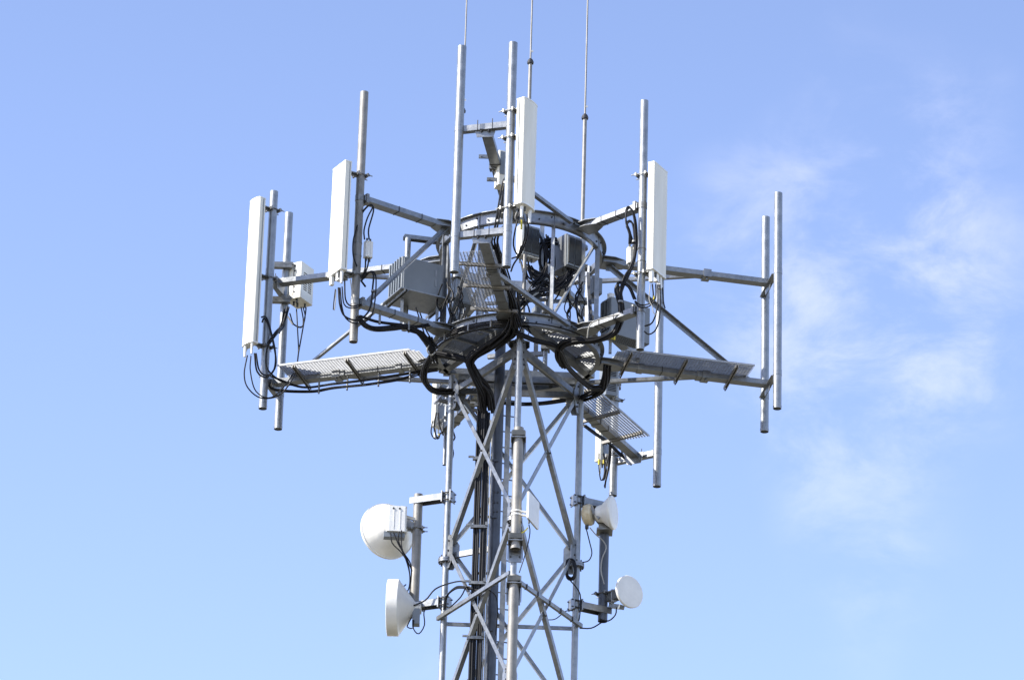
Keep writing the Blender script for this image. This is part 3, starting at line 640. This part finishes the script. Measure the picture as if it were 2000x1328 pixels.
# ------------------------------------------------------------------ dishes
def dish(label, apex, axis, prof, parts_fn, group='microwave dishes'):
    t = thing('microwave_dish', label, 'dish', apex, group); m = MB(); m.lathe(prof[0], apex, axis, 56); obj('reflector', m, 'dish', t)
    m = MB(); m.lathe(prof[1], apex, axis, 56); obj('radome_face', m, 'dish', t); parts_fn(t); return t
ax = V((-0.45, 0.89, 0)).normalized(); ap = pt(783, 1018, 0.78)
def d1(t):
    c = Cub(pt(757, 986, 0.50), 4, 0.32, 0.16, 0.44); m = MB(); c.body(m, 0.03); o = obj('radio_housing', m, 'white', t)
    m = MB()
    for u in (0.11, 0.21): m.frame(c.at(u, -0.002, 0.22), c.e1, c.e2, UP, 0.008, 0.006, 0.36)
    obj('ribs', m, 'white', o, kind='stuff'); bolts_on(c, o, [(0.1, 0.05), (0.2, 0.05)], r=0.016)
    m = MB(); m.frame(c.at(0.13, 0.12, c.h + 0.04), c.e1, c.e2, UP, 0.34, 0.14, 0.09); obj('connector_block', m, 'cab', t)
    m = MB(); q = ML[0]; z = ap.z; m.beam(ap + UP*0.0, V((q.x, q.y, z - 0.1)), 0.1, 0.12); m.beam(ap + UP*0.1, V((q.x, q.y - 0.05, z + 0.02)), 0.04, 0.05); obj('mount_bracket', m, 'clamp', t)
    pipe_clamp(t, ML[0], V((-1, 0, 0)), z - 0.12, 0.16)
dish('large white dish with radio box on its back, upper left of tower', ap, ax,
     ([(0.09, -0.02), (0.11, 0.0), (0.22, 0.12), (0.34, 0.28), (0.44, 0.44), (0.46, 0.47), (0.475, 0.47), (0.475, 0.52), (0.46, 0.52)], [(0.46, 0.52), (0.35, 0.525), (0.0, 0.53)]), d1)
ax = V((-0.995, 0.05, 0)).normalized(); ap = pt(811, 1187, 0.72)
def d2(t):
    m = MB(); m.tube(ap + ax*0.06, ap - ax*0.1, 0.1, 20); obj('hub', m, 'white', t)
    m = MB(); m.box(ap + V((0.02, -0.02, -0.17)), (0.12, 0.16, 0.26)); obj('feed_block', m, 'cab', t)
    pipe_clamp(t, ML[0], V((-1, -0.1, 0)), ap.z + 0.02, 0.16)
dish('white drum dish seen edge-on facing left, lower left of tower', ap, ax,
     ([(0.10, 0.0), (0.14, 0.03), (0.3, 0.15), (0.42, 0.24), (0.455, 0.26), (0.46, 0.27), (0.46, 0.44), (0.45, 0.445)], [(0.45, 0.445), (0.3, 0.45), (0.0, 0.45)]), d2)
ax = V((0.95, -0.31, 0.0)).normalized(); ap = pt(1164, 1004, 0.62)
def d3(t):
    m = MB(); m.lathe([(0.0, -0.22), (0.12, -0.215), (0.17, -0.18), (0.18, -0.10), (0.16, -0.06), (0.06, -0.04)], ap, ax, 24); obj('radio_housing', m, 'aged', t)
    m = MB(); m.tube(ap - ax*0.12, ap + ax*0.03, 0.09, 20); obj('neck', m, 'clamp', t)
    for s in (-1, 1): m = MB(); m.beam(ap - ax*0.1 + V((0, s*0.1, 0.1)), ap + ax*0.06 + V((0, s*0.1, -0.12)), 0.03, 0.05); obj('neck_bracket', m, 'clamp', t)
    m = MB(); q = MR[0]; m.box((q.x, q.y - 0.08, ap.z - 0.24), (0.26, 0.3, 0.03)); m.box((q.x, q.y - 0.16, ap.z - 0.17), (0.2, 0.05, 0.14)); obj('saddle', m, 'clamp', t)
    m = MB(); p = ap - ax*0.15 - UP*0.18; m.tube(p, p - UP*0.06, 0.03, 10); obj('connector', m, 'fins', t)
dish('small cream horn dish facing right, top of the right mount', ap, ax,
     ([(0.10, 0.0), (0.13, 0.03), (0.15, 0.12), (0.21, 0.18), (0.265, 0.25), (0.28, 0.26), (0.28, 0.29), (0.27, 0.30)], [(0.27, 0.30), (0.2, 0.32), (0.0, 0.33)]), d3)
ax = V((0.6, -0.8, 0.0)).normalized(); ap = pt(1230, 1155, 0.45) - ax*0.16
def d4(t):
    q = MR[0]; z = ap.z; m = MB(); m.beam(V((q.x, q.y, z + 0.02)) + V((0.09, -0.02, 0)), ap - ax*0.02 + UP*0.02, 0.12, 0.13); obj('arm', m, 'fins', t)
    m = MB(); m.beam(V((q.x + 0.13, q.y - 0.06, z - 0.12)), ap + V((-0.02, 0, -0.22)), 0.1, 0.07); obj('connector_block', m, 'cab', t)
    for dz in (-0.09, 0.1): m = MB(); m.tube(V((q.x + 0.1, q.y - 0.12, z + dz)), V((q.x + 0.2, q.y - 0.2, z + dz)), 0.02, 8); obj('bracket_pin', m, 'clamp', t)
    pipe_clamp(t, q, V((0.8, -0.5, 0)), z + 0.10, 0.18); m = MB(); m.box(V((q.x + 0.15, q.y - 0.1, z)), (0.05, 0.12, 0.26)); obj('mount_plate', m, 'clamp', t)
dish('small round white dish showing its face, lower right of tower', ap, ax,
     ([(0.07, 0.0), (0.15, 0.04), (0.24, 0.10), (0.27, 0.13), (0.272, 0.16)], [(0.272, 0.16), (0.262, 0.172), (0.15, 0.178), (0.0, 0.18)]), d4)
# little flat panel on the front pipe
n = V((0.94, -0.33, 0)).normalized(); tt = V((-n.y, n.x, 0)); pc = pt(1041, 997, FP1.y + 0.05)
t = thing('flat_panel_antenna', 'small square white flat antenna strapped to the thick front pipe', 'antenna', pc - UP*0.23)
m = MB(); m2 = rprof(0.52, 0.46, 0.02, 3); A = [pc + tt*x + UP*y - n*0.016 for x, y in m2]; B = [p + n*0.032 for p in A]; k = len(A)
m.add(A + B, [(i, (i+1) % k, k + (i+1) % k, k + i) for i in range(k)] + [tuple(range(k))[::-1], tuple(range(k, 2*k))]); obj('panel', m, 'white', t)
for dz in (-0.12, -0.06): m = MB(); z = pc.z + dz; m.tube(FP1 + UP*z, FP1 + UP*(z + 0.025), 0.086, 24); m.beam(FP1 + UP*(z + 0.012) + n*0.07, V((pc.x, pc.y, z + 0.012)), 0.03, 0.03); obj('strap', m, 'white', t)
m = MB(); p = pc - UP*0.23 - tt*0.18; m.tube(p, p - UP*0.06, 0.014, 8); obj('connector', m, 'fins', t)
FPA = pc

# ------------------------------------------------------------------ cables
def bundle(label, paths, group='cable bundles of the antennas', cat='cables', extra=None):
    P0 = pt(*paths[0][2][0]); t = thing('cable_bundle', label, cat, P0, group)
    for r, mt, pts, *k in paths:
        cnt, spread = (k[0], k[1]) if k else (1, 0)
        for i in range(cnt):
            W = [pt(*p) for p in pts]
            if cnt > 1:
                ph = 6.283*i/cnt + 0.4
                for j in range(len(W)):
                    f = spread*(0.8 + 0.5*random.random()); a_ = ph + 0.5*j
                    W[j] = W[j] + V((math.cos(a_)*f, math.sin(a_*1.3)*f, math.sin(a_)*f))
            m = MB(); m.sweep(W, r*(1.3 if r < 0.0125 else 1.08)*random.uniform(0.92, 1.1)); obj('cable', m, mt, t)
    for mt, r, (x, y, Y), ln in (extra or []):
        m = MB(); p = pt(x, y, Y); m.tube(p, p - UP*ln, r, 10); obj('cable_tie' if mt != 'yellow' else 'cable_tape', m, mt, t)
    return t
K_, G_ = 'cable', 'gcable'
# feeders down the tower
X = [pt(x, 900, -0.06).x for x in (931, 935, 939.5, 944, 948.5, 952)]
t = thing('feeder_cables', 'thick black feeder cables running down beside the central column', 'cables', (X[0], -0.06, 0))
for i, x in enumerate(X):
    m = MB(); zt = zat(x, -0.06, 790 + 3*i); pts = [V((x + random.uniform(-.006, .006), -0.06 + random.uniform(-.02, .02), zt*k/14)) for k in range(15)]
    m.sweep(pts, 0.0185 + 0.003*random.random()); obj('cable', m, K_, t)
for x in (955, 959.5):
    q = pt(x, 900, -0.06); m = MB(); m.sweep([V((q.x + random.uniform(-.004, .004), -0.06, zat(q.x, -0.06, 820)*k/10)) for k in range(11)], 0.012); obj('cable', m, G_, t)
for y in (790, 895, 1028, 1138, 1245):
    q = pt(943, y, -0.09); z = zat(q.x, -0.09, y); m = MB(); m.box((X[0] + 0.07, -0.075, z), (0.27, 0.07, 0.05)); m.box((X[0] - 0.09, -0.1, z + 0.02), (0.09, 0.03, 0.03)); m.box((X[0] + 0.19, -0.1, z + 0.04), (0.05, 0.06, 0.06)); obj('cable_clamp', m, 'clamp', t)
bundle('thick black trunk of cables dropping from the platform deck into the tower', [
    (0.022, K_, [(1000, 648, -1.3), (960, 672, -1.0), (925, 694, -0.8), (918, 712, -0.7), (930, 740, -0.55), (941, 768, -0.3), (943, 800, -0.1)], 7, 0.05),
    (0.022, K_, [(850, 690, -0.5), (885, 696, -0.6), (912, 704, -0.7), (932, 736, -0.5), (955, 764, -0.25), (960, 800, -0.06)], 6, 0.045),
    (0.018, K_, [(1003, 560, -1.6), (1005, 610, -1.5), (998, 646, -1.35), (960, 674, -1.0)], 7, 0.07)], extra=[(K_, 0.09, (943, 786, -0.12), 0.03)])
bundle('black cables looping round the left edge of the platform rings', [
    (0.02, K_, [(838, 660, -1.0), (845, 690, -0.7), (832, 715, -0.4), (829, 742, -0.2), (846, 762, 0.1), (884, 766, 0.4)], 5, 0.035),
    (0.016, K_, [(800, 642, -1.45), (824, 652, -1.2), (842, 680, -0.9), (850, 705, -0.7)], 5, 0.045),
    (0.009, K_, [(820, 610, -1.2), (834, 648, -1.0), (855, 680, -0.95)]), (0.009, K_, [(812, 600, -1.2), (830, 655, -1.05), (846, 700, -0.8)]),
    (0.010, G_, [(838, 672, -1.05), (834, 684, -1.05), (842, 694, -1.0), (850, 688, -0.95)])])
ringp = lambda a, dr, dz: (lambda p: (*proj(p), p.y))(az(a, RR + dr, ZL + dz))
bundle('black cables tied along the sunlit front of the lower ring', [
    (0.014, K_, [ringp(a, 0.04, -0.20) for a in range(-75, 1, 12)]), (0.014, K_, [ringp(a, 0.05, -0.235) for a in range(-75, 4, 12)]),
    (0.014, K_, [ringp(a, 0.02, -0.27) for a in range(-72, 4, 12)]), (0.010, K_, [ringp(a, 0.035, -0.165) for a in range(-50, 1, 10)]),
    (0.009, K_, [ringp(a, 0.035, -0.20) for a in range(2, 60, 12)])], extra=[('clamp', 0.02, ringp(a, 0.05, -0.15), 0.12) for a in (-55, -34, -18)])
bundle('heavy black cables along the right deck edge curling round the ring', [
    (0.021, K_, [(1208, 560, -1.5), (1213, 600, -1.45), (1211, 628, -1.4), (1198, 650, -1.35), (1166, 664, -1.3), (1122, 666, -1.2), (1096, 676, -1.05), (1090, 697, -0.8), (1100, 715, -0.5)], 5, 0.035),
    (0.021, K_, [(1186, 715, 0.1), (1183, 742, 0.25), (1172, 762, 0.4), (1140, 776, 0.6), (1110, 780, 0.8)], 6, 0.045),
    (0.019, K_, [(1005, 648, -1.35), (1045, 664, -1.25), (1088, 678, -1.05), (1110, 718, -0.45), (1150, 755, 0.15), (1176, 757, 0.3)], 5, 0.03),
    (0.012, K_, [(1110, 780, 0.8), (1060, 787, 1.1), (1015, 789, 1.2), (980, 786, 1.2)], 4, 0.025),
    (0.008, G_, [(1246, 615, -1.72), (1240, 612, -1.74), (1200, 616, -1.6), (1160, 628, -1.5), (1150, 640, -1.5), (1147, 660, -1.45)])])
bundle('black cables gathered along the front arm beam', [
    (0.011, K_, [(992, 345, -3.7), (984, 362, -3.75), (975, 410, -3.7), (966, 455, -3.6), (963, 480, -3.4), (985, 545, -2.4), (1000, 590, -1.9), (1004, 640, -1.5)], 3, 0.025),
    (0.011, K_, [(1003, 395, -3.7), (992, 430, -3.8), (978, 450, -3.7), (972, 480, -3.4), (990, 550, -2.3), (1006, 600, -1.8), (1000, 640, -1.5)], 2, 0.02),
    (0.013, K_, [(962, 470, -3.3), (975, 505, -2.8), (992, 560, -2.1), (1004, 605, -1.7), (1012, 640, -1.5)], 8, 0.06),
    (0.010, K_, [(1028, 415, -3.7), (1032, 450, -3.7), (1020, 490, -3.5), (1004, 515, -3.2), (998, 530, -2.9)]), (0.010, K_, [(1020, 412, -3.7), (1026, 455, -3.7), (1014, 496, -3.5), (1000, 505, -3.2)]),
    (0.010, K_, [(1016, 412, -3.75), (1006, 450, -3.8), (1003, 480, -3.6), (1012, 498, -3.4), (1018, 480, -3.5)]),
    (0.007, G_, [(1010, 412, -3.8), (1006, 425, -3.8), (1012, 432, -3.75), (1020, 424, -3.7)])],
    extra=[('yellow', 0.016, (1018.5, 430, -3.72), 0.16), ('clamp', 0.035, (987, 355, -3.76), 0.04), ('clamp', 0.03, (973, 430, -3.72), 0.04)])
bundle('tangled black cables under the two finned radio units', [
    (0.013, K_, [(1025, 515, -0.6), (1035, 545, -0.7), (1060, 562, -0.9), (1030, 580, -1.1), (1008, 592, -1.4)], 5, 0.06),
    (0.013, K_, [(1115, 528, -0.5), (1105, 550, -0.65), (1075, 566, -0.85), (1035, 580, -1.1), (1004, 610, -1.45)], 8, 0.05),
    (0.016, K_, [(1040, 530, -0.6), (1070, 545, -0.65), (1100, 548, -0.6), (1120, 536, -0.5)], 8, 0.06), (0.014, K_, [(1032, 520, -0.6), (1050, 545, -0.7), (1080, 556, -0.7), (1108, 545, -0.6)], 6, 0.05),
    (0.012, K_, [(1062, 462, -0.5), (1075, 500, -0.55), (1070, 535, -0.7), (1045, 560, -0.9)], 9, 0.07),
    (0.012, K_, [(1090, 470, -0.45), (1064, 478, -0.5), (1060, 520, -0.55), (1085, 552, -0.7)], 8, 0.06),
    (0.009, G_, [(1010, 588, -1.35), (1030, 584, -1.2), (1052, 570, -1.0)], 2, 0.02)])
y1, y2 = POLES['L1'][0].y, POLES['L2'][0].y
bundle('black jumper cables looping under the tall far left antenna', [
    (0.009, K_, [(483, 694, y1 - .25), (477, 730, y1 - .25), (484, 757, y1 - .25), (510, 777, y1 - .2), (548, 770, y1 - .15), (577, 728, y1 - .1), (583, 690, y2 - .2), (597, 610, y2 - .2), (596, 600, y2 - .1)]),
    (0.009, K_, [(490, 695, y1 - .25), (489, 725, y1 - .25), (500, 764, y1 - .2), (530, 776, y1 - .2), (566, 740, y1 - .1), (582, 700, y2 - .2), (581, 640, y2 - .2), (579, 604, y2 - .1)]),
    (0.012, K_, [(500, 690, y1 - .2), (506, 722, y1 - .2), (520, 733, y1 - .18), (535, 722, y1 - .18), (538, 690, y1 - .15), (530, 650, y1 - .15), (520, 620, y1 - .12), (510, 620, y1 - .1)]),
    (0.012, K_, [(497, 690, y1 - .2), (502, 725, y1 - .2), (518, 737, y1 - .18), (533, 726, y1 - .18), (539, 700, y1 - .15), (526, 640, y1 - .15), (516, 622, y1 - .12), (512, 630, y1 - .1)]),
    (0.012, K_, [(526, 668, y1 - .15), (520, 690, y1 - .1), (522, 720, y1 - .1), (545, 742, y1), (570, 752, y2 - .4)]),
    (0.014, K_, [(524, 672, y1 - .12), (540, 650, y1 - .1), (552, 635, y2 - .15), (556, 605, y2 - .15)], 3, 0.02)])
bundle('black cables hanging below the louvred radio box', [
    (0.011, K_, [(563, 600, y2 - .12), (556, 625, y2 - .15), (546, 650, y2 - .12)], 2, 0.015), (0.008, K_, [(588, 600, y2 - .1), (592, 622, y2 - .15), (590, 638, y2 - .15), (574, 634, y2 - .12), (566, 612, y2 - .1)]),
    (0.008, K_, [(592, 600, y2 - .1), (596, 620, y2 - .15), (588, 640, y2 - .15), (572, 632, y2 - .12)]), (0.013, G_, [(562, 618, y2 - .15), (572, 634, y2 - .15)])])
La, Ld, Lt, Lr = ARM['L']
lp = lambda r, s, dz: (lambda p: (*proj(p), p.y))(Ld*r + Lt*s + UP*(ZC + dz))
bundle('black cable run hung beneath the left walkway on short hangers', [
    (0.013, K_, [(522, 742, y1), (535, 760, y1 + .1), lp(3.6, 0.05, -0.25), lp(3.2, 0.05, -0.24), lp(2.6, 0.05, -0.25), lp(2.0, 0.05, -0.22), lp(1.6, 0, -0.12), lp(1.4, 0, -0.12)], 3, 0.014),
    (0.012, K_, [(530, 735, y1), lp(3.75, 0.06, -0.16), lp(3.2, 0.06, -0.17), lp(2.6, 0.06, -0.17), lp(2.0, 0.06, -0.15), lp(1.6, 0, -0.09), lp(1.4, 0, -0.09)], 2, 0.01)],
    extra=[('clamp', 0.016, lp(r, 0.05, -0.06), 0.25) for r in (3.45, 2.95, 2.4, 1.85)])
yf = POLES['FL'][0].y
bundle('black jumper cables looping under the left of centre panel', [
    (0.009, K_, [(664, 562, yf - .3), (668, 600, yf - .3), (676, 622, yf - .28), (696, 632, yf - .2), (722, 622, yf - .15), (732, 590, yf - .15), (734, 540, yf - .15), (724, 530, yf - .1), (710, 545, yf - .05)]),
    (0.011, K_, [(661, 562, yf - .3), (664, 596, yf - .3), (674, 618, yf - .28), (700, 625, yf - .2), (722, 604, yf - .15), (728, 560, yf - .15), (729, 535, yf - .15), (718, 533, yf - .1), (706, 548, yf - .05)]),
    (0.009, K_, [(668, 560, yf - .3), (672, 594, yf - .28), (686, 602, yf - .2), (700, 600, yf - .1)]), (0.009, K_, [(673, 545, yf - .3), (675, 585, yf - .28), (686, 598, yf - .2), (700, 596, yf - .1)]),
    (0.008, K_, [(655, 565, yf - .35), (652, 590, yf - .35), (651, 605, yf - .35)]), (0.006, G_, [(656, 566, yf - .35), (655, 590, yf - .35), (653, 606, yf - .35)]),
    (0.006, G_, [(684, 545, yf - .25), (688, 575, yf - .25), (690, 590, yf - .25)]),
    (0.012, K_, [(705, 548, yf - .1), (714, 560, yf - .1), (708, 552, yf - .1)])], extra=[('clamp', 0.035, (729, 567, yf - .16), 0.03)])
bundle('black cables from the white ribbed box up the thick dark pipe', [
    (0.010, K_, [(712, 468, yf - .1), (711, 450, yf - .1), (718, 425, yf - .1), (728, 405, yf - .12), (723, 400, yf - .12), (712, 410, yf - .05), (706, 420, yf)]),
    (0.010, K_, [(721, 468, yf - .1), (720, 448, yf - .1), (729, 415, yf - .12), (728, 403, yf - .12), (718, 403, yf - .1), (706, 416, yf)]),
    (0.010, K_, [(714, 505, yf - .1), (713, 525, yf - .1), (706, 545, yf - .05)]), (0.010, K_, [(720, 505, yf - .1), (718, 520, yf - .1), (709, 545, yf - .05)]), (0.009, K_, [(698, 440, yf - .1), (690, 470, yf - .1), (690, 500, yf - .1), (697, 520, yf - .08)])])
bundle('sagging black cable trunk under the short left arm', [
    (0.022, K_, [(700, 620, yf - .1), (712, 634, yf - .05), (732, 641, -1.55), (765, 640, -1.5), (792, 638, -1.45), (812, 646, -1.35), (832, 668, -1.1), (846, 690, -0.8)], 5, 0.025),
    (0.016, K_, [(702, 617, yf - .1), (735, 628, -1.55), (780, 634, -1.5), (812, 638, -1.35), (838, 634, -1.2)], 2, 0.015)], extra=[('clamp', 0.02, (742, 612, -1.55), 0.19), ('clamp', 0.02, (799, 628, -1.45), 0.19)])
yr = POLES['FR'][0].y
bundle('black jumper loops beside the right of centre pipe', [
    (0.011, K_, [(1230, 477, yr - .1), (1230, 455, yr - .12), (1223, 435, yr - .12), (1223, 412, yr - .12), (1230, 405, yr - .12), (1238, 420, yr - .12), (1242, 450, yr - .12), (1242, 490, yr - .12), (1232, 530, yr - .12), (1215, 560, yr - .12)], 2, 0.012),
    (0.011, K_, [(1236, 477, yr - .1), (1228, 450, yr - .12), (1224, 440, yr - .12), (1230, 432, yr - .12), (1238, 445, yr - .12), (1240, 500, yr - .12), (1222, 545, yr - .12), (1212, 575, yr - .12)], 2, 0.012),
    (0.012, K_, [(1234, 522, yr - .12), (1220, 545, yr - .14), (1212, 575, yr - .14), (1213, 610, yr - .12)], 3, 0.02),
    (0.012, K_, [(1240, 585, yr - .1), (1228, 560, yr - .12), (1210, 552, yr - .14), (1202, 565, yr - .14), (1205, 580, yr - .14), (1212, 600, yr - .12)], 2, 0.015)], extra=[('clamp', 0.045, (1212, 588, yr - .14), 0.03), ('clamp', 0.03, (1238, 470, yr - .14), 0.03)])
bundle('black jumper cables under the right of centre panel', [
    (0.009, K_, [(1274, 555, yr - .25), (1276, 580, yr - .25), (1270, 592, yr - .22), (1252, 596, yr - .15), (1240, 588, yr - .12)]), (0.009, K_, [(1281, 555, yr - .25), (1280, 582, yr - .25), (1268, 598, yr - .22), (1250, 600, yr - .15), (1240, 590, yr - .12)]),
    (0.009, K_, [(1285, 556, yr - .25), (1284, 600, yr - .25), (1274, 630, yr - .2), (1259, 637, yr - .15)]), (0.009, K_, [(1289, 556, yr - .25), (1289, 610, yr - .25), (1282, 642, yr - .2), (1268, 653, yr - .15), (1258, 647, yr - .15)]),
    (0.006, G_, [(1270, 555, yr - .25), (1268, 585, yr - .25), (1274, 598, yr - .25), (1276, 610, yr - .25), (1283, 616, yr - .25)]), (0.008, K_, [(1294, 562, yr - .2), (1296, 590, yr - .2), (1299, 602, yr - .2)])],
    extra=[('yellow', 0.013, (1277, 578, yr - .25), 0.06), ('clamp', 0.013, (1294, 586, yr - .2), 0.06)])
yb = POLES['B1'][0].y
bundle('black cables with yellow tape under the back right arm', [
    (0.009, K_, [(1170, 885, yb - .2), (1170, 915, yb - .2), (1174, 938, yb - .2), (1180, 925, yb - .2), (1180, 890, yb - .2)]), (0.010, K_, [(1178, 885, yb - .2), (1184, 920, yb - .2), (1178, 938, yb - .2), (1186, 900, yb - .2), (1192, 875, yb - .15)]),
    (0.012, K_, [(1140, 830, yb - 1.0), (1165, 848, yb - .7), (1190, 865, yb - .4), (1205, 880, yb - .2), (1225, 897, yb - .1), (1232, 905, yb), (1228, 893, yb)], 3, 0.025),
    (0.011, K_, [(1192, 870, yb - .3), (1190, 905, yb - .2), (1183, 940, yb - .2), (1181, 950, yb - .1)], 2, 0.015), (0.010, K_, [(1196, 866, yb - .3), (1212, 875, yb - .2), (1216, 890, yb - .1)])],
    extra=[('yellow', 0.018, (1170, 897, yb - .2), 0.1), ('yellow', 0.014, (1179, 898, yb - .2), 0.07)])
yl = POLES['BL'][0].y
bundle('black jumper cables hanging behind the left tower leg', [
    (0.009, K_, [(845, 822, yl - .1), (842, 845, yl - .1), (850, 857, yl - .1), (858, 850, yl - .1)]), (0.011, K_, [(852, 806, yl - .1), (848, 835, yl - .1), (855, 857, yl - .1), (860, 845, yl - .1)]),
    (0.011, K_, [(856, 806, yl - .1), (858, 830, yl - .1), (866, 850, yl - .1)]), (0.010, K_, [(872, 805, yl - .1), (886, 845, yl - .1), (888, 856, yl - .1), (880, 865, yl - .1)]), (0.007, K_, [(880, 865, yl - .1), (886, 885, yl - .1), (880, 905, yl - .1)])],
    extra=[('yellow', 0.012, (858, 848, yl - .1), 0.05)])
bundle('thin black leads from the upper left dish down its pipe', [
    (0.008, K_, [(763, 1040, .5), (766, 1060, .5), (785, 1080, .52), (798, 1105, .6), (801, 1140, .68), (800, 1165, .66)]), (0.008, K_, [(769, 1040, .5), (778, 1062, .5), (790, 1085, .52), (800, 1120, .62), (798, 1150, .66), (786, 1165, .6), (784, 1150, .6), (793, 1141, .65)]),
    (0.008, K_, [(779, 1038, .5), (778, 1055, .5), (788, 1078, .52), (803, 1105, .62), (801, 1150, .68)]), (0.008, K_, [(784, 1035, .5), (785, 1070, .5), (794, 1090, .55), (805, 1115, .66)])])
bundle('thin black leads around the lower left dish mount', [
    (0.009, K_, [(800, 1185, .62), (830, 1172, .55), (850, 1150, .5), (880, 1138, .2), (905, 1136, -.1), (914, 1155, -.2)]), (0.008, K_, [(804, 1205, .6), (797, 1218, .6), (796, 1224, .6), (806, 1226, .6), (808, 1210, .6)]),
    (0.008, K_, [(806, 1210, .6), (808, 1228, .6), (818, 1237, .6), (829, 1220, .6), (828, 1195, .6), (836, 1185, .6)]), (0.011, K_, [(868, 1190, .45), (872, 1165, .4), (886, 1150, .2), (900, 1146, 0), (925, 1150, -.3)], 2, 0.012),
    (0.008, K_, [(875, 1190, .4), (900, 1165, 0), (912, 1145, -.2), (930, 1152, -.3), (950, 1150, -.4)]), (0.007, K_, [(955, 1152, -.5), (968, 1163, -.5), (972, 1190, -.4), (968, 1240, -.2)])])
bundle('thin leads and a coiled black loop at the right leg', [
    (0.007, K_, [(1144, 1028, .55), (1152, 1060, .6), (1156, 1080, .6), (1150, 1094, .6), (1138, 1098, .55)]), (0.007, G_, [(1152, 1030, .55), (1164, 1044, .6), (1178, 1056, .68), (1184, 1070, .7), (1176, 1090, .72), (1174, 1115, .72), (1180, 1140, .72)]),
    (0.012, K_, [(1108, 1093, .45), (1105, 1112, .45), (1108, 1128, .45), (1116, 1131, .45), (1123, 1125, .45), (1124, 1108, .45), (1120, 1094, .45), (1110, 1092, .45), (1107, 1106, .43), (1109, 1124, .43), (1118, 1129, .43), (1124, 1116, .43), (1119, 1096, .43)], 2, 0.008),
    (0.008, K_, [(1112, 1131, .5), (1128, 1150, .5), (1134, 1168, .52), (1131, 1210, .5), (1124, 1216, .5)]),
    (0.008, K_, [(1204, 1185, .5), (1202, 1200, .55), (1188, 1212, .6), (1170, 1208, .65)]), (0.008, K_, [(1175, 1215, .6), (1155, 1226, .55), (1132, 1226, .5)]), (0.007, K_, [(1068, 1210, 0), (1085, 1208, .2), (1105, 1193, .4), (1118, 1192, .5)])])
bundle('thin lead from the flat antenna down the front leg', [(0.007, K_, [(1033, 1024, -1.42), (1035, 1040, -1.42), (1028, 1075, -1.4), (1014, 1118, -1.4)]), (0.009, 'yellow', [(1031, 1030, -1.42), (1026, 1036, -1.42), (1018, 1041, -1.44)])])

rnd = random.Random(3)
def stray(label, cx_, cy_, wx, wy, Y0, n):
    paths = []
    for i in range(n):
        x, y = cx_ + rnd.uniform(-wx, wx), cy_ - wy*rnd.uniform(0.5, 1); pts = []
        for k in range(5):
            pts.append((x, y, Y0 + rnd.uniform(-0.12, 0.12))); x += rnd.uniform(-wx, wx)*0.45; y += wy*rnd.uniform(0.25, 0.55)
        paths.append((rnd.choice((0.007, 0.009, 0.011)), K_, pts))
    bundle(label, paths)
stray('loose thin black leads hanging left of the front arm inside the rings', 885, 590, 22, 50, -0.85, 7)
stray('loose thin black leads around the centre of the lower ring', 1015, 600, 28, 50, -1.2, 9)
stray('loose thin black leads right of centre below the finned radios', 1120, 590, 26, 50, -0.5, 8)
m = None
for x, y, Y, a_, label in ((900, 560, -0.6, 0.20, 'small grey junction box left inside the rings'), (1160, 540, -0.2, 0.16, 'small grey junction box right inside the rings'), (1045, 598, -0.2, 0.22, 'small grey junction box at centre above the lower ring')):
    c = Cub(pt(x, y, Y), 25, a_, 0.14, 0.28); t = thing('junction_box', label, 'box', c.c - UP*c.h, 'junction boxes inside the rings')
    m = MB(); c.body(m, 0.012); obj('housing', m, 'cab', t); m = MB(); m.frame(c.at(a_/2, -0.006, 0.14), c.e1, c.e2, UP, a_*0.85, 0.012, 0.24); obj('lid', m, 'cab', t)
    m = MB(); m.beam(c.at(a_/2, 0.17, -0.1), c.at(a_/2, 0.17, 0.4), 0.06, 0.04); obj('back_rail', m, 'galv', t)
